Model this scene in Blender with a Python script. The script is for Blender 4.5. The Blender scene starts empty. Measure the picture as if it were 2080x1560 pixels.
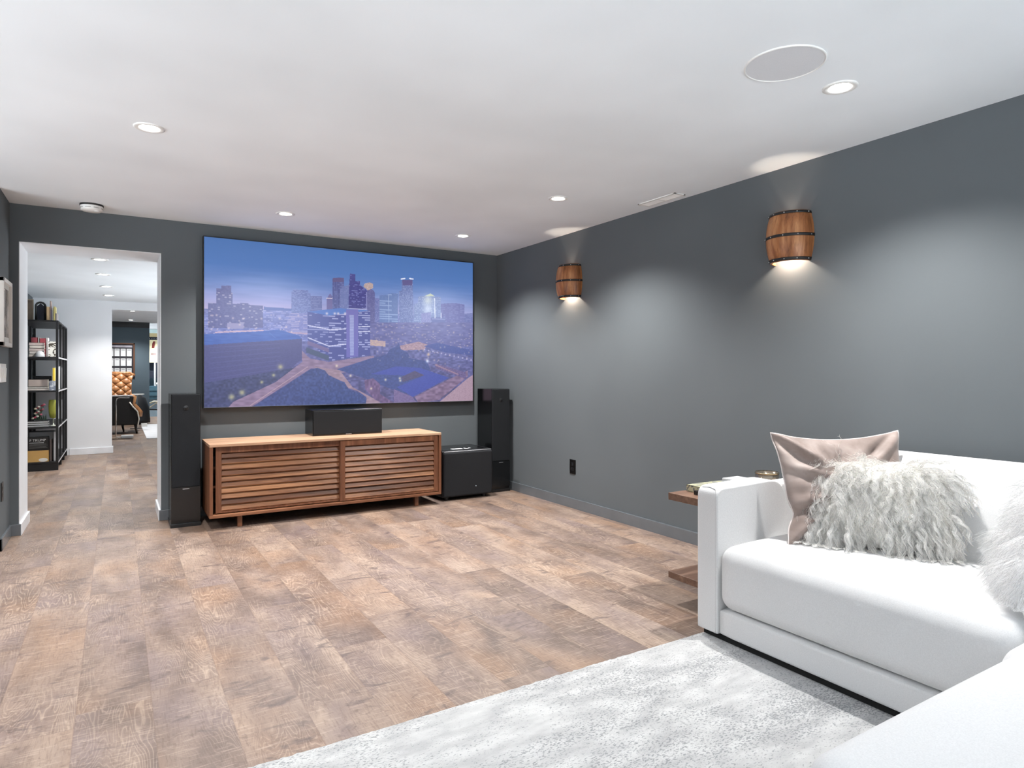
import bpy, bmesh, math, random
import numpy as np
from mathutils import Vector, Matrix
random.seed(7); rng = np.random.default_rng(7)
PI = math.pi
scn = bpy.context.scene
COL = scn.collection

# ------------------------------------------------------------------ dimensions (metres)
CAMZ = 1.17
HC = 2.373                    # main ceiling
XR, YB, XL = 3.35, 5.785, -0.657
HALLC, FARC = 2.19, 2.31      # ceilings of the hall and of the far room
YH = 6.26                     # hall side of the thick back wall
HX0, HX1, YE = -0.995, 1.5, 10.98
YF = 17.2
OX0, OX1, OZ = -0.604, 0.291, 2.105

# ------------------------------------------------------------------ helpers
def lin(c):
    return c / 12.92 if c <= 0.04045 else ((c + 0.055) / 1.055) ** 2.4
def rgb(r, g, b):
    return (lin(r / 255), lin(g / 255), lin(b / 255), 1.0)

class NT:
    """small helper that builds a node tree"""
    def __init__(s, name):
        s.m = bpy.data.materials.new(name); s.m.use_nodes = True
        s.t = s.m.node_tree; s.t.nodes.clear()
        s.out = s.n('ShaderNodeOutputMaterial'); s.p = s.n('ShaderNodeBsdfPrincipled')
        s.l(s.p.outputs[0], s.out.inputs[0])
    def n(s, k, **kw):
        x = s.t.nodes.new(k)
        for a, b in kw.items(): setattr(x, a, b)
        return x
    def l(s, a, b): s.t.links.new(a, b)
    def put(s, v, sock):
        if hasattr(v, 'links'): s.l(v, sock)
        else: sock.default_value = v
    def math(s, op, a, b=0.0, c=0.0):
        x = s.n('ShaderNodeMath', operation=op)
        s.put(a, x.inputs[0]); s.put(b, x.inputs[1]); s.put(c, x.inputs[2])
        return x.outputs[0]
    def coord(s, which='Object'):
        return s.n('ShaderNodeTexCoord').outputs[which]
    def mapping(s, v, scale=(1, 1, 1), loc=(0, 0, 0), rot=(0, 0, 0)):
        x = s.n('ShaderNodeMapping'); s.l(v, x.inputs[0])
        x.inputs['Scale'].default_value = scale; x.inputs['Location'].default_value = loc
        x.inputs['Rotation'].default_value = rot
        return x.outputs[0]
    def noise(s, v, scale, detail=3, rough=0.5, dist=0.0):
        x = s.n('ShaderNodeTexNoise'); s.put(v, x.inputs['Vector'])
        x.inputs['Scale'].default_value = scale; x.inputs['Detail'].default_value = detail
        x.inputs['Roughness'].default_value = rough; x.inputs['Distortion'].default_value = dist
        return x.outputs['Fac']
    def ramp(s, f, stops, interp='LINEAR'):
        x = s.n('ShaderNodeValToRGB'); s.l(f, x.inputs[0]); r = x.color_ramp; r.interpolation = interp
        while len(r.elements) < len(stops): r.elements.new(0.5)
        for e, (p, c) in zip(r.elements, stops):
            e.position = p; e.color = c if not isinstance(c, (int, float)) else (c, c, c, 1)
        return x.outputs[0]
    def mix(s, f, a, b, mode='MIX'):
        x = s.n('ShaderNodeMix', data_type='RGBA', blend_type=mode)
        s.put(f, x.inputs[0]); s.put(a, x.inputs[6]); s.put(b, x.inputs[7])
        return x.outputs[2]
    def bump(s, h, strength=0.3, dist=0.002):
        x = s.n('ShaderNodeBump'); s.l(h, x.inputs['Height'])
        x.inputs['Strength'].default_value = strength; x.inputs['Distance'].default_value = dist
        s.l(x.outputs[0], s.p.inputs['Normal'])
    def base(s, c, rough=0.5, spec=0.5, metal=0.0):
        s.put(c, s.p.inputs['Base Color']); s.put(rough, s.p.inputs['Roughness'])
        s.p.inputs['Specular IOR Level'].default_value = spec; s.p.inputs['Metallic'].default_value = metal
        return s

_cache = {}
def plain(c, rough=0.5, spec=0.5, metal=0.0, bump=0.0, bscale=300.0, var=0.06, name=None):
    """one coloured surface with a faint grain"""
    key = (c, rough, spec, metal, bump, bscale, var)
    if key in _cache: return _cache[key]
    t = NT(name or 'paint_%d_%d_%d' % c)
    v = t.coord(); nz = t.noise(v, bscale if bump else 6.0, 2)
    k = rgb(*c); d = tuple(x * (1 - var) for x in k[:3]) + (1,); u = tuple(min(1, x * (1 + var)) for x in k[:3]) + (1,)
    t.base(t.ramp(nz, [(0.3, d), (0.7, u)]), rough, spec, metal)
    if bump: t.bump(nz, bump, 0.001)
    _cache[key] = t.m
    return t.m

def emit(c, strength, name):
    t = NT(name); t.base(rgb(*c), 0.5)
    t.p.inputs['Emission Color'].default_value = rgb(*c); t.p.inputs['Emission Strength'].default_value = strength
    return t.m

class MB:
    """collects shapes and links them as ONE mesh object"""
    def __init__(s): s.v = []; s.f = []; s.m = []
    def add(s, vs, fs, mi=0):
        o = len(s.v); s.v += [tuple(x) for x in vs]
        for f in fs: s.f.append([o + i for i in f]); s.m.append(mi)
        return s
    def box(s, x0, x1, y0, y1, z0, z1, mi=0):
        return s.add([(x0, y0, z0), (x1, y0, z0), (x1, y1, z0), (x0, y1, z0), (x0, y0, z1), (x1, y0, z1), (x1, y1, z1), (x0, y1, z1)],
                     [(3, 2, 1, 0), (4, 5, 6, 7), (0, 1, 5, 4), (1, 2, 6, 5), (2, 3, 7, 6), (3, 0, 4, 7)], mi)
    def prism(s, poly, axis, a, b, mi=0):
        """polygon in the plane across `axis`, pulled from a to b"""
        n = len(poly)
        def p(q, h):
            return {'x': (h, q[0], q[1]), 'y': (q[0], h, q[1]), 'z': (q[0], q[1], h)}[axis]
        vs = [p(q, a) for q in poly] + [p(q, b) for q in poly]
        fs = [list(range(n)), list(range(2 * n - 1, n - 1, -1))] + [(i, i + n, (i + 1) % n + n, (i + 1) % n) for i in range(n)]
        return s.add(vs, fs, mi)
    def lathe(s, prof, c=(0, 0, 0), seg=32, a0=0.0, a1=2 * PI, mi=0, flip=False):
        """(radius, z) profile turned about the vertical through c"""
        full = abs(a1 - a0 - 2 * PI) < 1e-6; k = seg if full else seg + 1; n = len(prof)
        vs = [(c[0] + r * math.cos(a0 + (a1 - a0) * i / seg), c[1] + r * math.sin(a0 + (a1 - a0) * i / seg), c[2] + z) for i in range(k) for r, z in prof]
        fs = []
        for i in range(seg):
            j = (i + 1) % k
            for q in range(n - 1):
                f = (i * n + q, j * n + q, j * n + q + 1, i * n + q + 1)
                fs.append(f[::-1] if flip else f)
        return s.add(vs, fs, mi)
    def tube(s, path, r, seg=8, closed=False, mi=0):
        P = [Vector(p) for p in path]; n = len(P); vs = []; up = None
        for i in range(n):
            a = P[(i - 1) % n] if closed or i else P[i]; b = P[(i + 1) % n] if closed or i < n - 1 else P[i]
            d = (b - a).normalized()
            if up is None: up = d.orthogonal().normalized()
            else: up = (up - d * up.dot(d)).normalized()
            w = d.cross(up); rr = r[i] if isinstance(r, (list, tuple)) else r
            vs += [P[i] + (up * math.cos(2 * PI * k / seg) + w * math.sin(2 * PI * k / seg)) * rr for k in range(seg)]
        fs = []
        for i in range(n if closed else n - 1):
            j = (i + 1) % n
            fs += [(i * seg + k, i * seg + (k + 1) % seg, j * seg + (k + 1) % seg, j * seg + k) for k in range(seg)]
        if not closed: fs += [list(range(seg))[::-1], [(n - 1) * seg + k for k in range(seg)]]
        return s.add(vs, fs, mi)
    def ball(s, c, r, sx=1, sy=1, sz=1, seg=16, rings=10, mi=0):
        vs = []; fs = []
        for i in range(rings + 1):
            th = PI * i / rings
            for j in range(seg):
                ph = 2 * PI * j / seg
                vs.append((c[0] + r * sx * math.sin(th) * math.cos(ph), c[1] + r * sy * math.sin(th) * math.sin(ph), c[2] + r * sz * math.cos(th)))
        for i in range(rings):
            for j in range(seg):
                fs.append((i * seg + j, (i + 1) * seg + j, (i + 1) * seg + (j + 1) % seg, i * seg + (j + 1) % seg))
        return s.add(vs, fs, mi)
    def soft(s, c, h, r, crown=0.0, front=0.0, N=22, mi=0, pinch=0.0):
        """upholstered block: centre, half sizes, corner radius, crowned top, bulged sides"""
        idx = {}; 
        def vert(p):
            key = tuple(round(q, 5) for q in p)
            if key not in idx:
                full = [p[i] * h[i] for i in range(3)]
                q = [max(-(h[i] - r), min(h[i] - r, full[i])) for i in range(3)]
                d = Vector([full[i] - q[i] for i in range(3)])
                if d.length > 1e-9: d = d.normalized() * r
                x, y, z = q[0] + d.x, q[1] + d.y, q[2] + d.z
                ux, uy, uz = x / h[0], y / h[1], z / h[2]
                w = max(0, 1 - ux * ux) * max(0, 1 - uy * uy)
                z += crown * w ** 0.6 * (1 if uz > 0 else 0) * max(0, uz)
                x += front * max(0, 1 - uy * uy) ** 0.5 * max(0, 1 - uz * uz) * ux
                y += front * max(0, 1 - ux * ux) ** 0.5 * max(0, 1 - uz * uz) * uy
                idx[key] = len(s.v); s.v.append((c[0] + x, c[1] + y, c[2] + z))
            return idx[key]
        g = [math.sin(PI / 2 * (-1 + 2 * i / N)) * 0.5 + (-1 + 2 * i / N) * 0.5 for i in range(N + 1)]
        for ax in range(3):
            for sg in (-1, 1):
                for i in range(N):
                    for j in range(N):
                        q = []
                        for a, b in ((i, j), (i + 1, j), (i + 1, j + 1), (i, j + 1)):
                            p = [0, 0, 0]; p[ax] = sg; p[(ax + 1) % 3] = g[a]; p[(ax + 2) % 3] = g[b]
                            q.append(vert(p))
                        s.f.append(q if sg > 0 else q[::-1]); s.m.append(mi)
        return s
    def build(s, name, mats, parent=None, smooth=False, bevel=0.0, bseg=2, angle=35):
        me = bpy.data.meshes.new(name); me.from_pydata(s.v, [], s.f)
        for m in (mats if isinstance(mats, (list, tuple)) else [mats]): me.materials.append(m)
        me.polygons.foreach_set('material_index', s.m)
        if smooth: me.polygons.foreach_set('use_smooth', [True] * len(s.f))
        me.update()
        o = bpy.data.objects.new(name, me); COL.objects.link(o)
        if parent: o.parent = parent
        if bevel:
            b = o.modifiers.new('edge', 'BEVEL'); b.width = bevel; b.segments = bseg; b.limit_method = 'ANGLE'; b.angle_limit = math.radians(angle)
        return o

def tag(o, label=None, cat=None, group=None, kind=None):
    if label: o['label'] = label
    if cat: o['category'] = cat
    if group: o['group'] = group
    if kind: o['kind'] = kind
    return o
def thing(name, label, cat, loc=(0, 0, 0), rz=0.0, group=None):
    o = bpy.data.objects.new(name, None); COL.objects.link(o); o.empty_display_size = 0.1
    o.location = loc; o.rotation_euler = (0, 0, rz)
    return tag(o, label, cat, group)
def dup(root, loc, rz=None, label=None):
    r = root.copy(); COL.objects.link(r); r.location = loc
    if rz is not None: r.rotation_euler = (0, 0, rz)
    if label: r['label'] = label
    for ch in list(root.children):
        k = ch.copy(); COL.objects.link(k); k.parent = r
        for g in list(ch.children):
            d = g.copy(); COL.objects.link(d); d.parent = k
    return r
def struct(name, mb, m, parent=None, **kw):
    o = mb.build(name, m, parent, **kw)
    if parent is None: o['kind'] = 'structure'
    return o
def text(name, body, size, m, parent, loc, rot, extrude=0.0004, align='LEFT'):
    c = bpy.data.curves.new(name, 'FONT'); c.body = body; c.size = size; c.extrude = extrude; c.align_x = align
    c.materials.append(m)
    tmp = bpy.data.objects.new(name, c); COL.objects.link(tmp); bpy.context.view_layer.update()
    me = bpy.data.meshes.new_from_object(tmp.evaluated_get(bpy.context.evaluated_depsgraph_get())); bpy.data.objects.remove(tmp)
    o = bpy.data.objects.new(name, me); COL.objects.link(o); o.parent = parent; o.location = loc; o.rotation_euler = rot
    return o

# ------------------------------------------------------------------ materials
def wall_paint(name, c, rough=0.55):
    t = NT(name); v = t.coord()
    a = t.noise(v, 1.3, 2); k = rgb(*c)
    t.base(t.ramp(a, [(0.3, tuple(x * 0.95 for x in k[:3]) + (1,)), (0.7, tuple(x * 1.05 for x in k[:3]) + (1,))]), rough, 0.15)
    t.bump(t.noise(v, 260, 2), 0.12, 0.001)
    return t.m
M = {}
M['wall'] = wall_paint('charcoal_wall_paint', (97, 102, 105), 0.7)
M['hallwhite'] = wall_paint('white_hall_paint', (236, 238, 241))
M['bluewall'] = wall_paint('slate_blue_wall_paint', (98, 113, 123))
M['ceil'] = wall_paint('white_ceiling_paint', (236, 240, 243), 0.8)
M['trimgrey'] = plain((98, 103, 108), 0.25, 0.8)
M['trimwhite'] = plain((232, 234, 238), 0.4, 0.5)

def floor_mat():
    t = NT('reclaimed_oak_planks'); v = t.coord()
    sp = t.n('ShaderNodeSeparateXYZ'); t.l(v, sp.inputs[0]); x, y = sp.outputs[0], sp.outputs[1]
    W, L = 0.227, 1.38
    xr = t.math('DIVIDE', t.math('ADD', x, 0.123), W); row = t.math('FLOOR', xr)
    wn = t.n('ShaderNodeTexWhiteNoise', noise_dimensions='1D'); t.l(row, wn.inputs['W'])
    yy = t.math('ADD', t.math('DIVIDE', y, L), t.math('MULTIPLY', wn.outputs['Value'], 7.0)); colm = t.math('FLOOR', yy)
    cb = t.n('ShaderNodeCombineXYZ'); t.l(row, cb.inputs[0]); t.l(colm, cb.inputs[1])
    w2 = t.n('ShaderNodeTexWhiteNoise', noise_dimensions='2D'); t.l(cb.outputs[0], w2.inputs['Vector'])
    rnd = w2.outputs['Value']
    off = t.n('ShaderNodeVectorMath', operation='SCALE'); t.l(w2.outputs['Color'], off.inputs[0]); off.inputs['Scale'].default_value = 23.0
    pv = t.n('ShaderNodeVectorMath', operation='ADD'); t.l(v, pv.inputs[0]); t.l(off.outputs[0], pv.inputs[1]); pv = pv.outputs[0]
    # printed tone patches, about half a board long
    big = t.noise(t.mapping(pv, (5.5, 2.2, 1)), 1.0, 3, 0.55, 0.4)
    tone = t.math('ADD', t.math('MULTIPLY', rnd, 0.20), t.math('MULTIPLY', big, 0.92))
    col = t.ramp(tone, [(0.26, rgb(86, 73, 67)), (0.42, rgb(111, 95, 86)), (0.56, rgb(130, 112, 101)), (0.70, rgb(149, 130, 116)), (0.9, rgb(170, 151, 134))])
    hue = t.noise(t.mapping(pv, (3.0, 1.6, 1)), 1.0, 2)
    col = t.mix(t.ramp(hue, [(0.50, 0.0), (0.72, 0.42)]), col, rgb(152, 116, 84))
    col = t.mix(t.ramp(hue, [(0.30, 0.55), (0.45, 0.0)]), col, rgb(120, 106, 106))
    # cathedral figure: contour lines of a stretched noise
    f = t.noise(t.mapping(pv, (7.5, 0.95, 1)), 1.0, 3, 0.42, 0.35)
    ring = t.math('SINE', t.math('MULTIPLY', f, 235.0))
    ringc = t.ramp(t.math('MULTIPLY_ADD', ring, 0.5, 0.5), [(0.0, 1.0), (0.35, 0.0)])
    where = t.ramp(t.noise(t.mapping(pv, (2.6, 1.3, 1)), 1.0, 2), [(0.44, 0.1), (0.62, 0.75)])
    col = t.mix(t.math('MULTIPLY', t.math('MULTIPLY', ringc, where), 0.26), col, rgb(96, 76, 66))
    lite = t.ramp(t.math('MULTIPLY_ADD', ring, 0.5, 0.5), [(0.80, 0.0), (1.0, 1.0)])
    col = t.mix(t.math('MULTIPLY', t.math('MULTIPLY', lite, where), 0.34), col, rgb(206, 184, 162))
    # straight pores and saw marks
    pore = t.ramp(t.noise(t.mapping(pv, (150, 16, 1)), 1.0, 4, 0.68, 0.4), [(0.34, 1.0), (0.50, 0.0)])
    col = t.mix(t.math('MULTIPLY', pore, 0.42), col, rgb(92, 72, 62))
    saw = t.ramp(t.noise(t.mapping(pv, (12, 130, 1)), 1.0, 3, 0.6), [(0.54, 0.0), (0.70, 1.0)])
    col = t.mix(t.math('MULTIPLY', saw, 0.30), col, rgb(200, 180, 163))
    # grey knots and stains
    kn = t.ramp(t.noise(t.mapping(pv, (4.5, 9.5, 1)), 1.0, 5, 0.66, 0.9), [(0.575, 0.0), (0.69, 1.0)])
    col = t.mix(t.math('MULTIPLY', kn, 0.70), col, rgb(78, 66, 66))
    dirt = t.ramp(t.noise(t.mapping(pv, (22, 34, 1)), 1.0, 4, 0.66, 0.6), [(0.57, 0.0), (0.72, 1.0)])
    col = t.mix(t.math('MULTIPLY', dirt, 0.55), col, rgb(84, 66, 58))
    # joints
    fx = t.math('FRACT', xr); ex = t.math('MINIMUM', fx, t.math('SUBTRACT', 1.0, fx)); ex = t.math('MULTIPLY', ex, W)
    fy = t.math('FRACT', yy); ey = t.math('MINIMUM', fy, t.math('SUBTRACT', 1.0, fy)); ey = t.math('MULTIPLY', ey, L)
    edge = t.ramp(t.math('MINIMUM', ex, ey), [(0.0006, 1.0), (0.0022, 0.0)])
    col = t.mix(t.math('MULTIPLY', edge, 0.30), col, rgb(104, 84, 74))
    rough = t.math('MULTIPLY_ADD', big, 0.18, 0.36)
    t.base(col, rough, 0.42)
    hgt = t.math('SUBTRACT', t.math('MULTIPLY_ADD', ring, 0.10, 0.5), t.math('MULTIPLY', edge, 0.8))
    hgt = t.math('SUBTRACT', hgt, t.math('MULTIPLY', pore, 0.25))
    t.bump(hgt, 0.22, 0.0012)
    return t.m
M['floor'] = floor_mat()

def wood(name, dark, midc, lite, grain='x', rough=0.42, board=0.0, spec=0.4):
    t = NT(name); v = t.coord()
    sc = {'x': (1.2, 16, 16), 'y': (16, 1.2, 16), 'z': (16, 16, 1.2)}[grain]
    fs = {'x': (5, 210, 210), 'y': (210, 5, 210), 'z': (210, 210, 5)}[grain]
    if board:
        oi = t.n('ShaderNodeObjectInfo')
        sp = t.n('ShaderNodeSeparateXYZ'); t.l(v, sp.inputs[0])
        b = t.math('FLOOR', t.math('DIVIDE', sp.outputs[{'x': 2, 'y': 0, 'z': 0}[grain]], board))
        wn = t.n('ShaderNodeTexWhiteNoise', noise_dimensions='1D'); t.l(b, wn.inputs['W'])
        of = t.n('ShaderNodeVectorMath', operation='SCALE'); t.l(wn.outputs['Color'], of.inputs[0]); of.inputs['Scale'].default_value = 9.0
        ad = t.n('ShaderNodeVectorMath', operation='ADD'); t.l(v, ad.inputs[0]); t.l(of.outputs[0], ad.inputs[1]); v = ad.outputs[0]
    a = t.noise(t.mapping(v, sc), 1.0, 4, 0.55, 0.9)
    if board: a = t.math('ADD', t.math('MULTIPLY', a, 0.75), t.math('MULTIPLY', wn.outputs['Value'], 0.26))
    c = t.ramp(a, [(0.28, rgb(*dark)), (0.5, rgb(*midc)), (0.72, rgb(*lite))])
    p = t.ramp(t.noise(t.mapping(v, fs), 1.0, 2), [(0.32, 1.0), (0.5, 0.0)])
    c = t.mix(t.math('MULTIPLY', p, 0.28), c, rgb(*[int(q * 0.62) for q in dark]))
    t.base(c, rough, spec); t.bump(p, 0.08, 0.0006)
    return t.m
M['walnut_x'] = wood('walnut_lengthwise', (96, 60, 42), (126, 82, 58), (158, 110, 80), 'x')
M['walnut_lit'] = wood('walnut_lit_board', (160, 120, 94), (190, 152, 122), (212, 180, 152), 'x')  # walnut lightened to paint in the downlight falling on the top
M['walnut_z'] = wood('walnut_upright', (96, 60, 42), (120, 77, 54), (146, 99, 72), 'z')
M['walnut_slat'] = wood('walnut_slats', (74, 44, 28), (114, 72, 47), (178, 126, 86), 'x', board=0.0445)
M['barrel'] = wood('barrel_oak', (104, 60, 34), (158, 102, 62), (204, 150, 102), 'z', rough=0.34)
M['table_wood'] = wood('side_table_walnut', (90, 66, 54), (118, 90, 74), (144, 114, 96), 'x')
M['black_gloss'] = plain((14, 15, 17), 0.2, 0.6)
M['black_satin'] = plain((22, 23, 25), 0.4, 0.5)
M['black_metal'] = plain((24, 24, 26), 0.45, 0.5)
M['grille'] = plain((33, 35, 38), 0.85, 0.2, bump=0.5, bscale=900, var=0.35)
M['sub_grille'] = plain((39, 40, 43), 0.85, 0.2, bump=0.5, bscale=900, var=0.3)
M['silver'] = plain((200, 202, 206), 0.3, 0.5, 0.9)
M['chrome'] = plain((210, 205, 200), 0.15, 0.5, 1.0)
M['white_plastic'] = plain((232, 231, 228), 0.4)
M['plastic_black'] = plain((10, 11, 12), 0.35)
M['bulb'] = emit((255, 238, 215), 40.0, 'warm_bulb')
M['led'] = emit((255, 253, 248), 30.0, 'led_lens')

def fabric(name, c, scale=420, bump=0.35, var=0.10):
    t = NT(name); v = t.coord()
    a = t.noise(t.mapping(v, (scale, scale * 0.45, scale)), 1.0, 2, 0.6); b = t.noise(t.mapping(v, (scale * 0.45, scale, scale * 0.5)), 1.0, 2, 0.6)
    w = t.math('MULTIPLY', t.math('ADD', a, b), 0.5); k = rgb(*c)
    t.base(t.ramp(w, [(0.3, tuple(x * (1 - var) for x in k[:3]) + (1,)), (0.7, tuple(min(1, x * (1 + var * 0.6)) for x in k[:3]) + (1,))]), 0.9, 0.2)
    t.p.inputs['Sheen Weight'].default_value = 0.15; t.p.inputs['Sheen Roughness'].default_value = 0.5
    t.bump(w, bump, 0.0015)
    return t.m
M['sofa'] = fabric('white_woven_upholstery', (220, 220, 220))
M['seam'] = fabric('white_seam_cord', (205, 205, 205))
def velvet():
    t = NT('mauve_leather'); v = t.coord()
    a = t.noise(v, 7, 4, 0.55, 0.6)
    t.base(t.ramp(a, [(0.3, rgb(126, 110, 103)), (0.55, rgb(154, 138, 131)), (0.75, rgb(180, 167, 160))]), 0.5, 0.3)
    t.p.inputs['Sheen Weight'].default_value = 0.3
    t.bump(t.noise(v, 160, 3), 0.12, 0.001)
    return t.m
M['mauve'] = velvet()
def fur(name, d, c):
    t = NT(name); h = t.n('ShaderNodeBsdfHairPrincipled'); h.parametrization = 'COLOR'
    hi = t.n('ShaderNodeHairInfo'); t.l(t.ramp(hi.outputs['Random'], [(0.0, rgb(*d)), (0.55, rgb(*c)), (1.0, rgb(*[min(255, q + 14) for q in c]))]), h.inputs['Color'])
    h.inputs['Roughness'].default_value = 0.45; h.inputs['Radial Roughness'].default_value = 0.6
    h.inputs['Random Roughness'].default_value = 0.2
    t.t.nodes.remove(t.p); t.l(h.outputs[0], t.out.inputs[0])
    return t.m
M['fur_cream'] = fur('cream_curly_wool', (170, 160, 146), (222, 216, 205))
M['fur_white'] = fur('white_long_fur', (176, 176, 176), (232, 232, 231))

# ------------------------------------------------------------------ room shell
T = 0.12
struct('floor', MB().box(-3.12, 3.5, -2.62, YH, -0.1, 0.0).box(-1.1, 1.62, YH, YE, -0.1, 0.0).box(-1.72, 2.42, YE, 20.5, -0.1, 0.0), M['floor'])
struct('ceiling', MB().box(-3.2, 3.6, -2.7, YB + 0.02, HC, HC + 0.12), M['ceil'])
struct('wall_right', MB().box(XR, XR + T, -2.6, YB + T, 0, HC + 0.02), M['wall'])
wb = MB().box(OX1, XR + 0.02, YB, YH, 0, HC + 0.02).box(-0.995, OX0, YB, YH, 0, HC + 0.02).box(OX0, OX1, YB, YH, OZ, HC + 0.02)
struct('wall_back', wb, M['wall'])
# white lining of the deep opening and its hall side
ln = MB().box(OX0 - 0.01, OX0 + 0.004, YB + 0.001, YH + 0.006, 0, OZ).box(OX1 - 0.004, OX1 + 0.01, YB + 0.001, YH + 0.006, 0, OZ)
ln.box(OX0, OX1, YB + 0.001, YH + 0.006, OZ - 0.004, OZ + 0.01)
ln.box(OX1, HX1, YH, YH + 0.006, 0, HALLC + 0.02).box(HX0, OX0, YH, YH + 0.006, 0, HALLC + 0.02).box(OX0, OX1, YH, YH + 0.006, OZ, HALLC + 0.02)
struct('trim_1', ln, M['hallwhite'])
YL = 5.335                                   # the left wall is a short return, then the room widens
struct('wall_left', MB().box(XL - T, XL, YL, YB + 0.01, 0, HC + 0.02).box(-3.0, XL - T + 0.01, YL, YL + T, 0, HC + 0.02), M['wall'])
SWY0, SWY1 = 0.2, 4.7
struct('wall_side', MB().box(-3.0 - T, -3.0, -2.6, SWY0, 0, HC + 0.02).box(-3.0 - T, -3.0, SWY1, YL + T, 0, HC + 0.02)
       .box(-3.0 - T, -3.0, SWY0, SWY1, 0, 0.35).box(-3.0 - T, -3.0, SWY0, SWY1, 2.15, HC + 0.02), M['wall'])
# unseen rear wall; its wide glazed opening is added to let fill light in
WX0, WX1, WZ0, WZ1, YW = -2.4, 2.9, 0.06, 2.22, -2.5
struct('wall_front', MB().box(-3.1, WX0, YW - T, YW, 0, HC + 0.02).box(WX1, XR + T, YW - T, YW, 0, HC + 0.02)
       .box(WX0, WX1, YW - T, YW, 0, WZ0).box(WX0, WX1, YW - T, YW, WZ1, HC + 0.02), M['wall'])
wf = MB()
for x in (WX0, -0.65, 1.1, WX1 - 0.07): wf.box(x, x + 0.07, YW - 0.09, YW - 0.03, WZ0, WZ1)
wf.box(WX0, WX1, YW - 0.09, YW - 0.03, WZ0, WZ0 + 0.07).box(WX0, WX1, YW - 0.09, YW - 0.03, WZ1 - 0.07, WZ1)
win = struct('added_window_1', wf, M['trimwhite'])
gt = NT('clear_glass'); tr = gt.n('ShaderNodeBsdfTransparent'); gl = gt.n('ShaderNodeBsdfGlossy'); gl.inputs['Roughness'].default_value = 0.02
mx = gt.n('ShaderNodeMixShader'); mx.inputs[0].default_value = 0.06; gt.l(tr.outputs[0], mx.inputs[1]); gt.l(gl.outputs[0], mx.inputs[2]); gt.l(mx.outputs[0], gt.out.inputs[0])
M['pane'] = gt.m
def added_side_window(name, x, y0, y1, z0, z1):
    f = MB(); n = max(2, round((y1 - y0) / 1.2)); 
    for k in range(n + 1):
        y = y0 + (y1 - y0 - 0.06) * k / n; f.box(x - 0.03, x + 0.03, y, y + 0.06, z0, z1)
    f.box(x - 0.03, x + 0.03, y0, y1, z0, z0 + 0.06).box(x - 0.03, x + 0.03, y0, y1, z1 - 0.06, z1)
    o = struct(name, f, M['trimwhite'])
    MB().box(x - 0.003, x + 0.003, y0 + 0.02, y1 - 0.02, z0 + 0.02, z1 - 0.02).build('pane', M['pane'], o)
added_side_window('added_window_2', -3.0 - 0.06, SWY0, SWY1, 0.35, 2.15)  # unseen glazing added to up-light the left of the ceiling
MB().box(WX0 + 0.02, WX1 - 0.02, YW - 0.063, YW - 0.057, WZ0 + 0.02, WZ1 - 0.02).build('pane', M['pane'], win)
# baseboards
def base_profile(d=0.014, h=0.082): return d, h
bd, bh = 0.014, 0.082
struct('baseboard_right', MB().box(XR - 0.020, XR + 0.002, -2.5, YB, 0, bh), M['trimgrey'])
struct('baseboard_back', MB().box(OX1 - bd, XR - 0.019, YB - bd, YB + 0.002, 0, bh).box(XL, OX0 + bd, YB - bd, YB + 0.002, 0, bh), M['trimgrey'], bevel=0.003)
struct('baseboard_left', MB().box(XL - 0.002, XL + bd, YL - bd, YB - bd, 0, bh).box(-3.0, XL + bd, YL - bd, YL + 0.002, 0, bh), M['trimgrey'], bevel=0.003)
struct('baseboard_opening', MB().box(OX0 + 0.004, OX0 + bd + 0.004, YB - bd + 0.002, YH + bd, 0, bh + 0.004).box(OX1 - bd - 0.004, OX1 - 0.004, YB - bd + 0.002, YH + bd, 0, bh + 0.004), M['trimwhite'], bevel=0.003)
# hall
struct('ceiling_hall', MB().box(HX0 - 0.2, HX1 + 0.2, YB + 0.06, YE + 0.16, HALLC, HALLC + 0.1), M['ceil'])
struct('wall_hall_left', MB().box(HX0 - T, HX0, YH - 0.2, YE + 0.3, 0, HALLC + 0.02), M['wall'])
struct('wall_hall_right', MB().box(HX1, HX1 + T, YH, 6.9, 0, HALLC + 0.02).box(HX1, HX1 + T, 10.3, YE + 0.3, 0, HALLC + 0.02)
       .box(HX1, HX1 + T, 6.9, 10.3, 0, 0.4).box(HX1, HX1 + T, 6.9, 10.3, 1.6, HALLC + 0.02), M['hallwhite'])
added_side_window('added_window_3', HX1 + 0.06, 6.9, 10.3, 0.4, 1.6)  # unseen glazing added to brighten the hall ceiling, jamb and bookshelf
EX0 = -0.071
struct('wall_hall_end', MB().box(HX0, EX0, YE, YE + 0.14, 0, HALLC + 0.02).box(EX0, HX1, YE, YE + 0.14, 2.073, FARC + 0.1), M['hallwhite'])
struct('baseboard_hall', MB().box(-0.58, EX0 + 0.006, YE - bd, YE + 0.002, 0, 0.09).box(EX0 - 0.002, EX0 + bd, YE - bd, YE + 0.15, 0, 0.09), M['trimwhite'], bevel=0.003)
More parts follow.
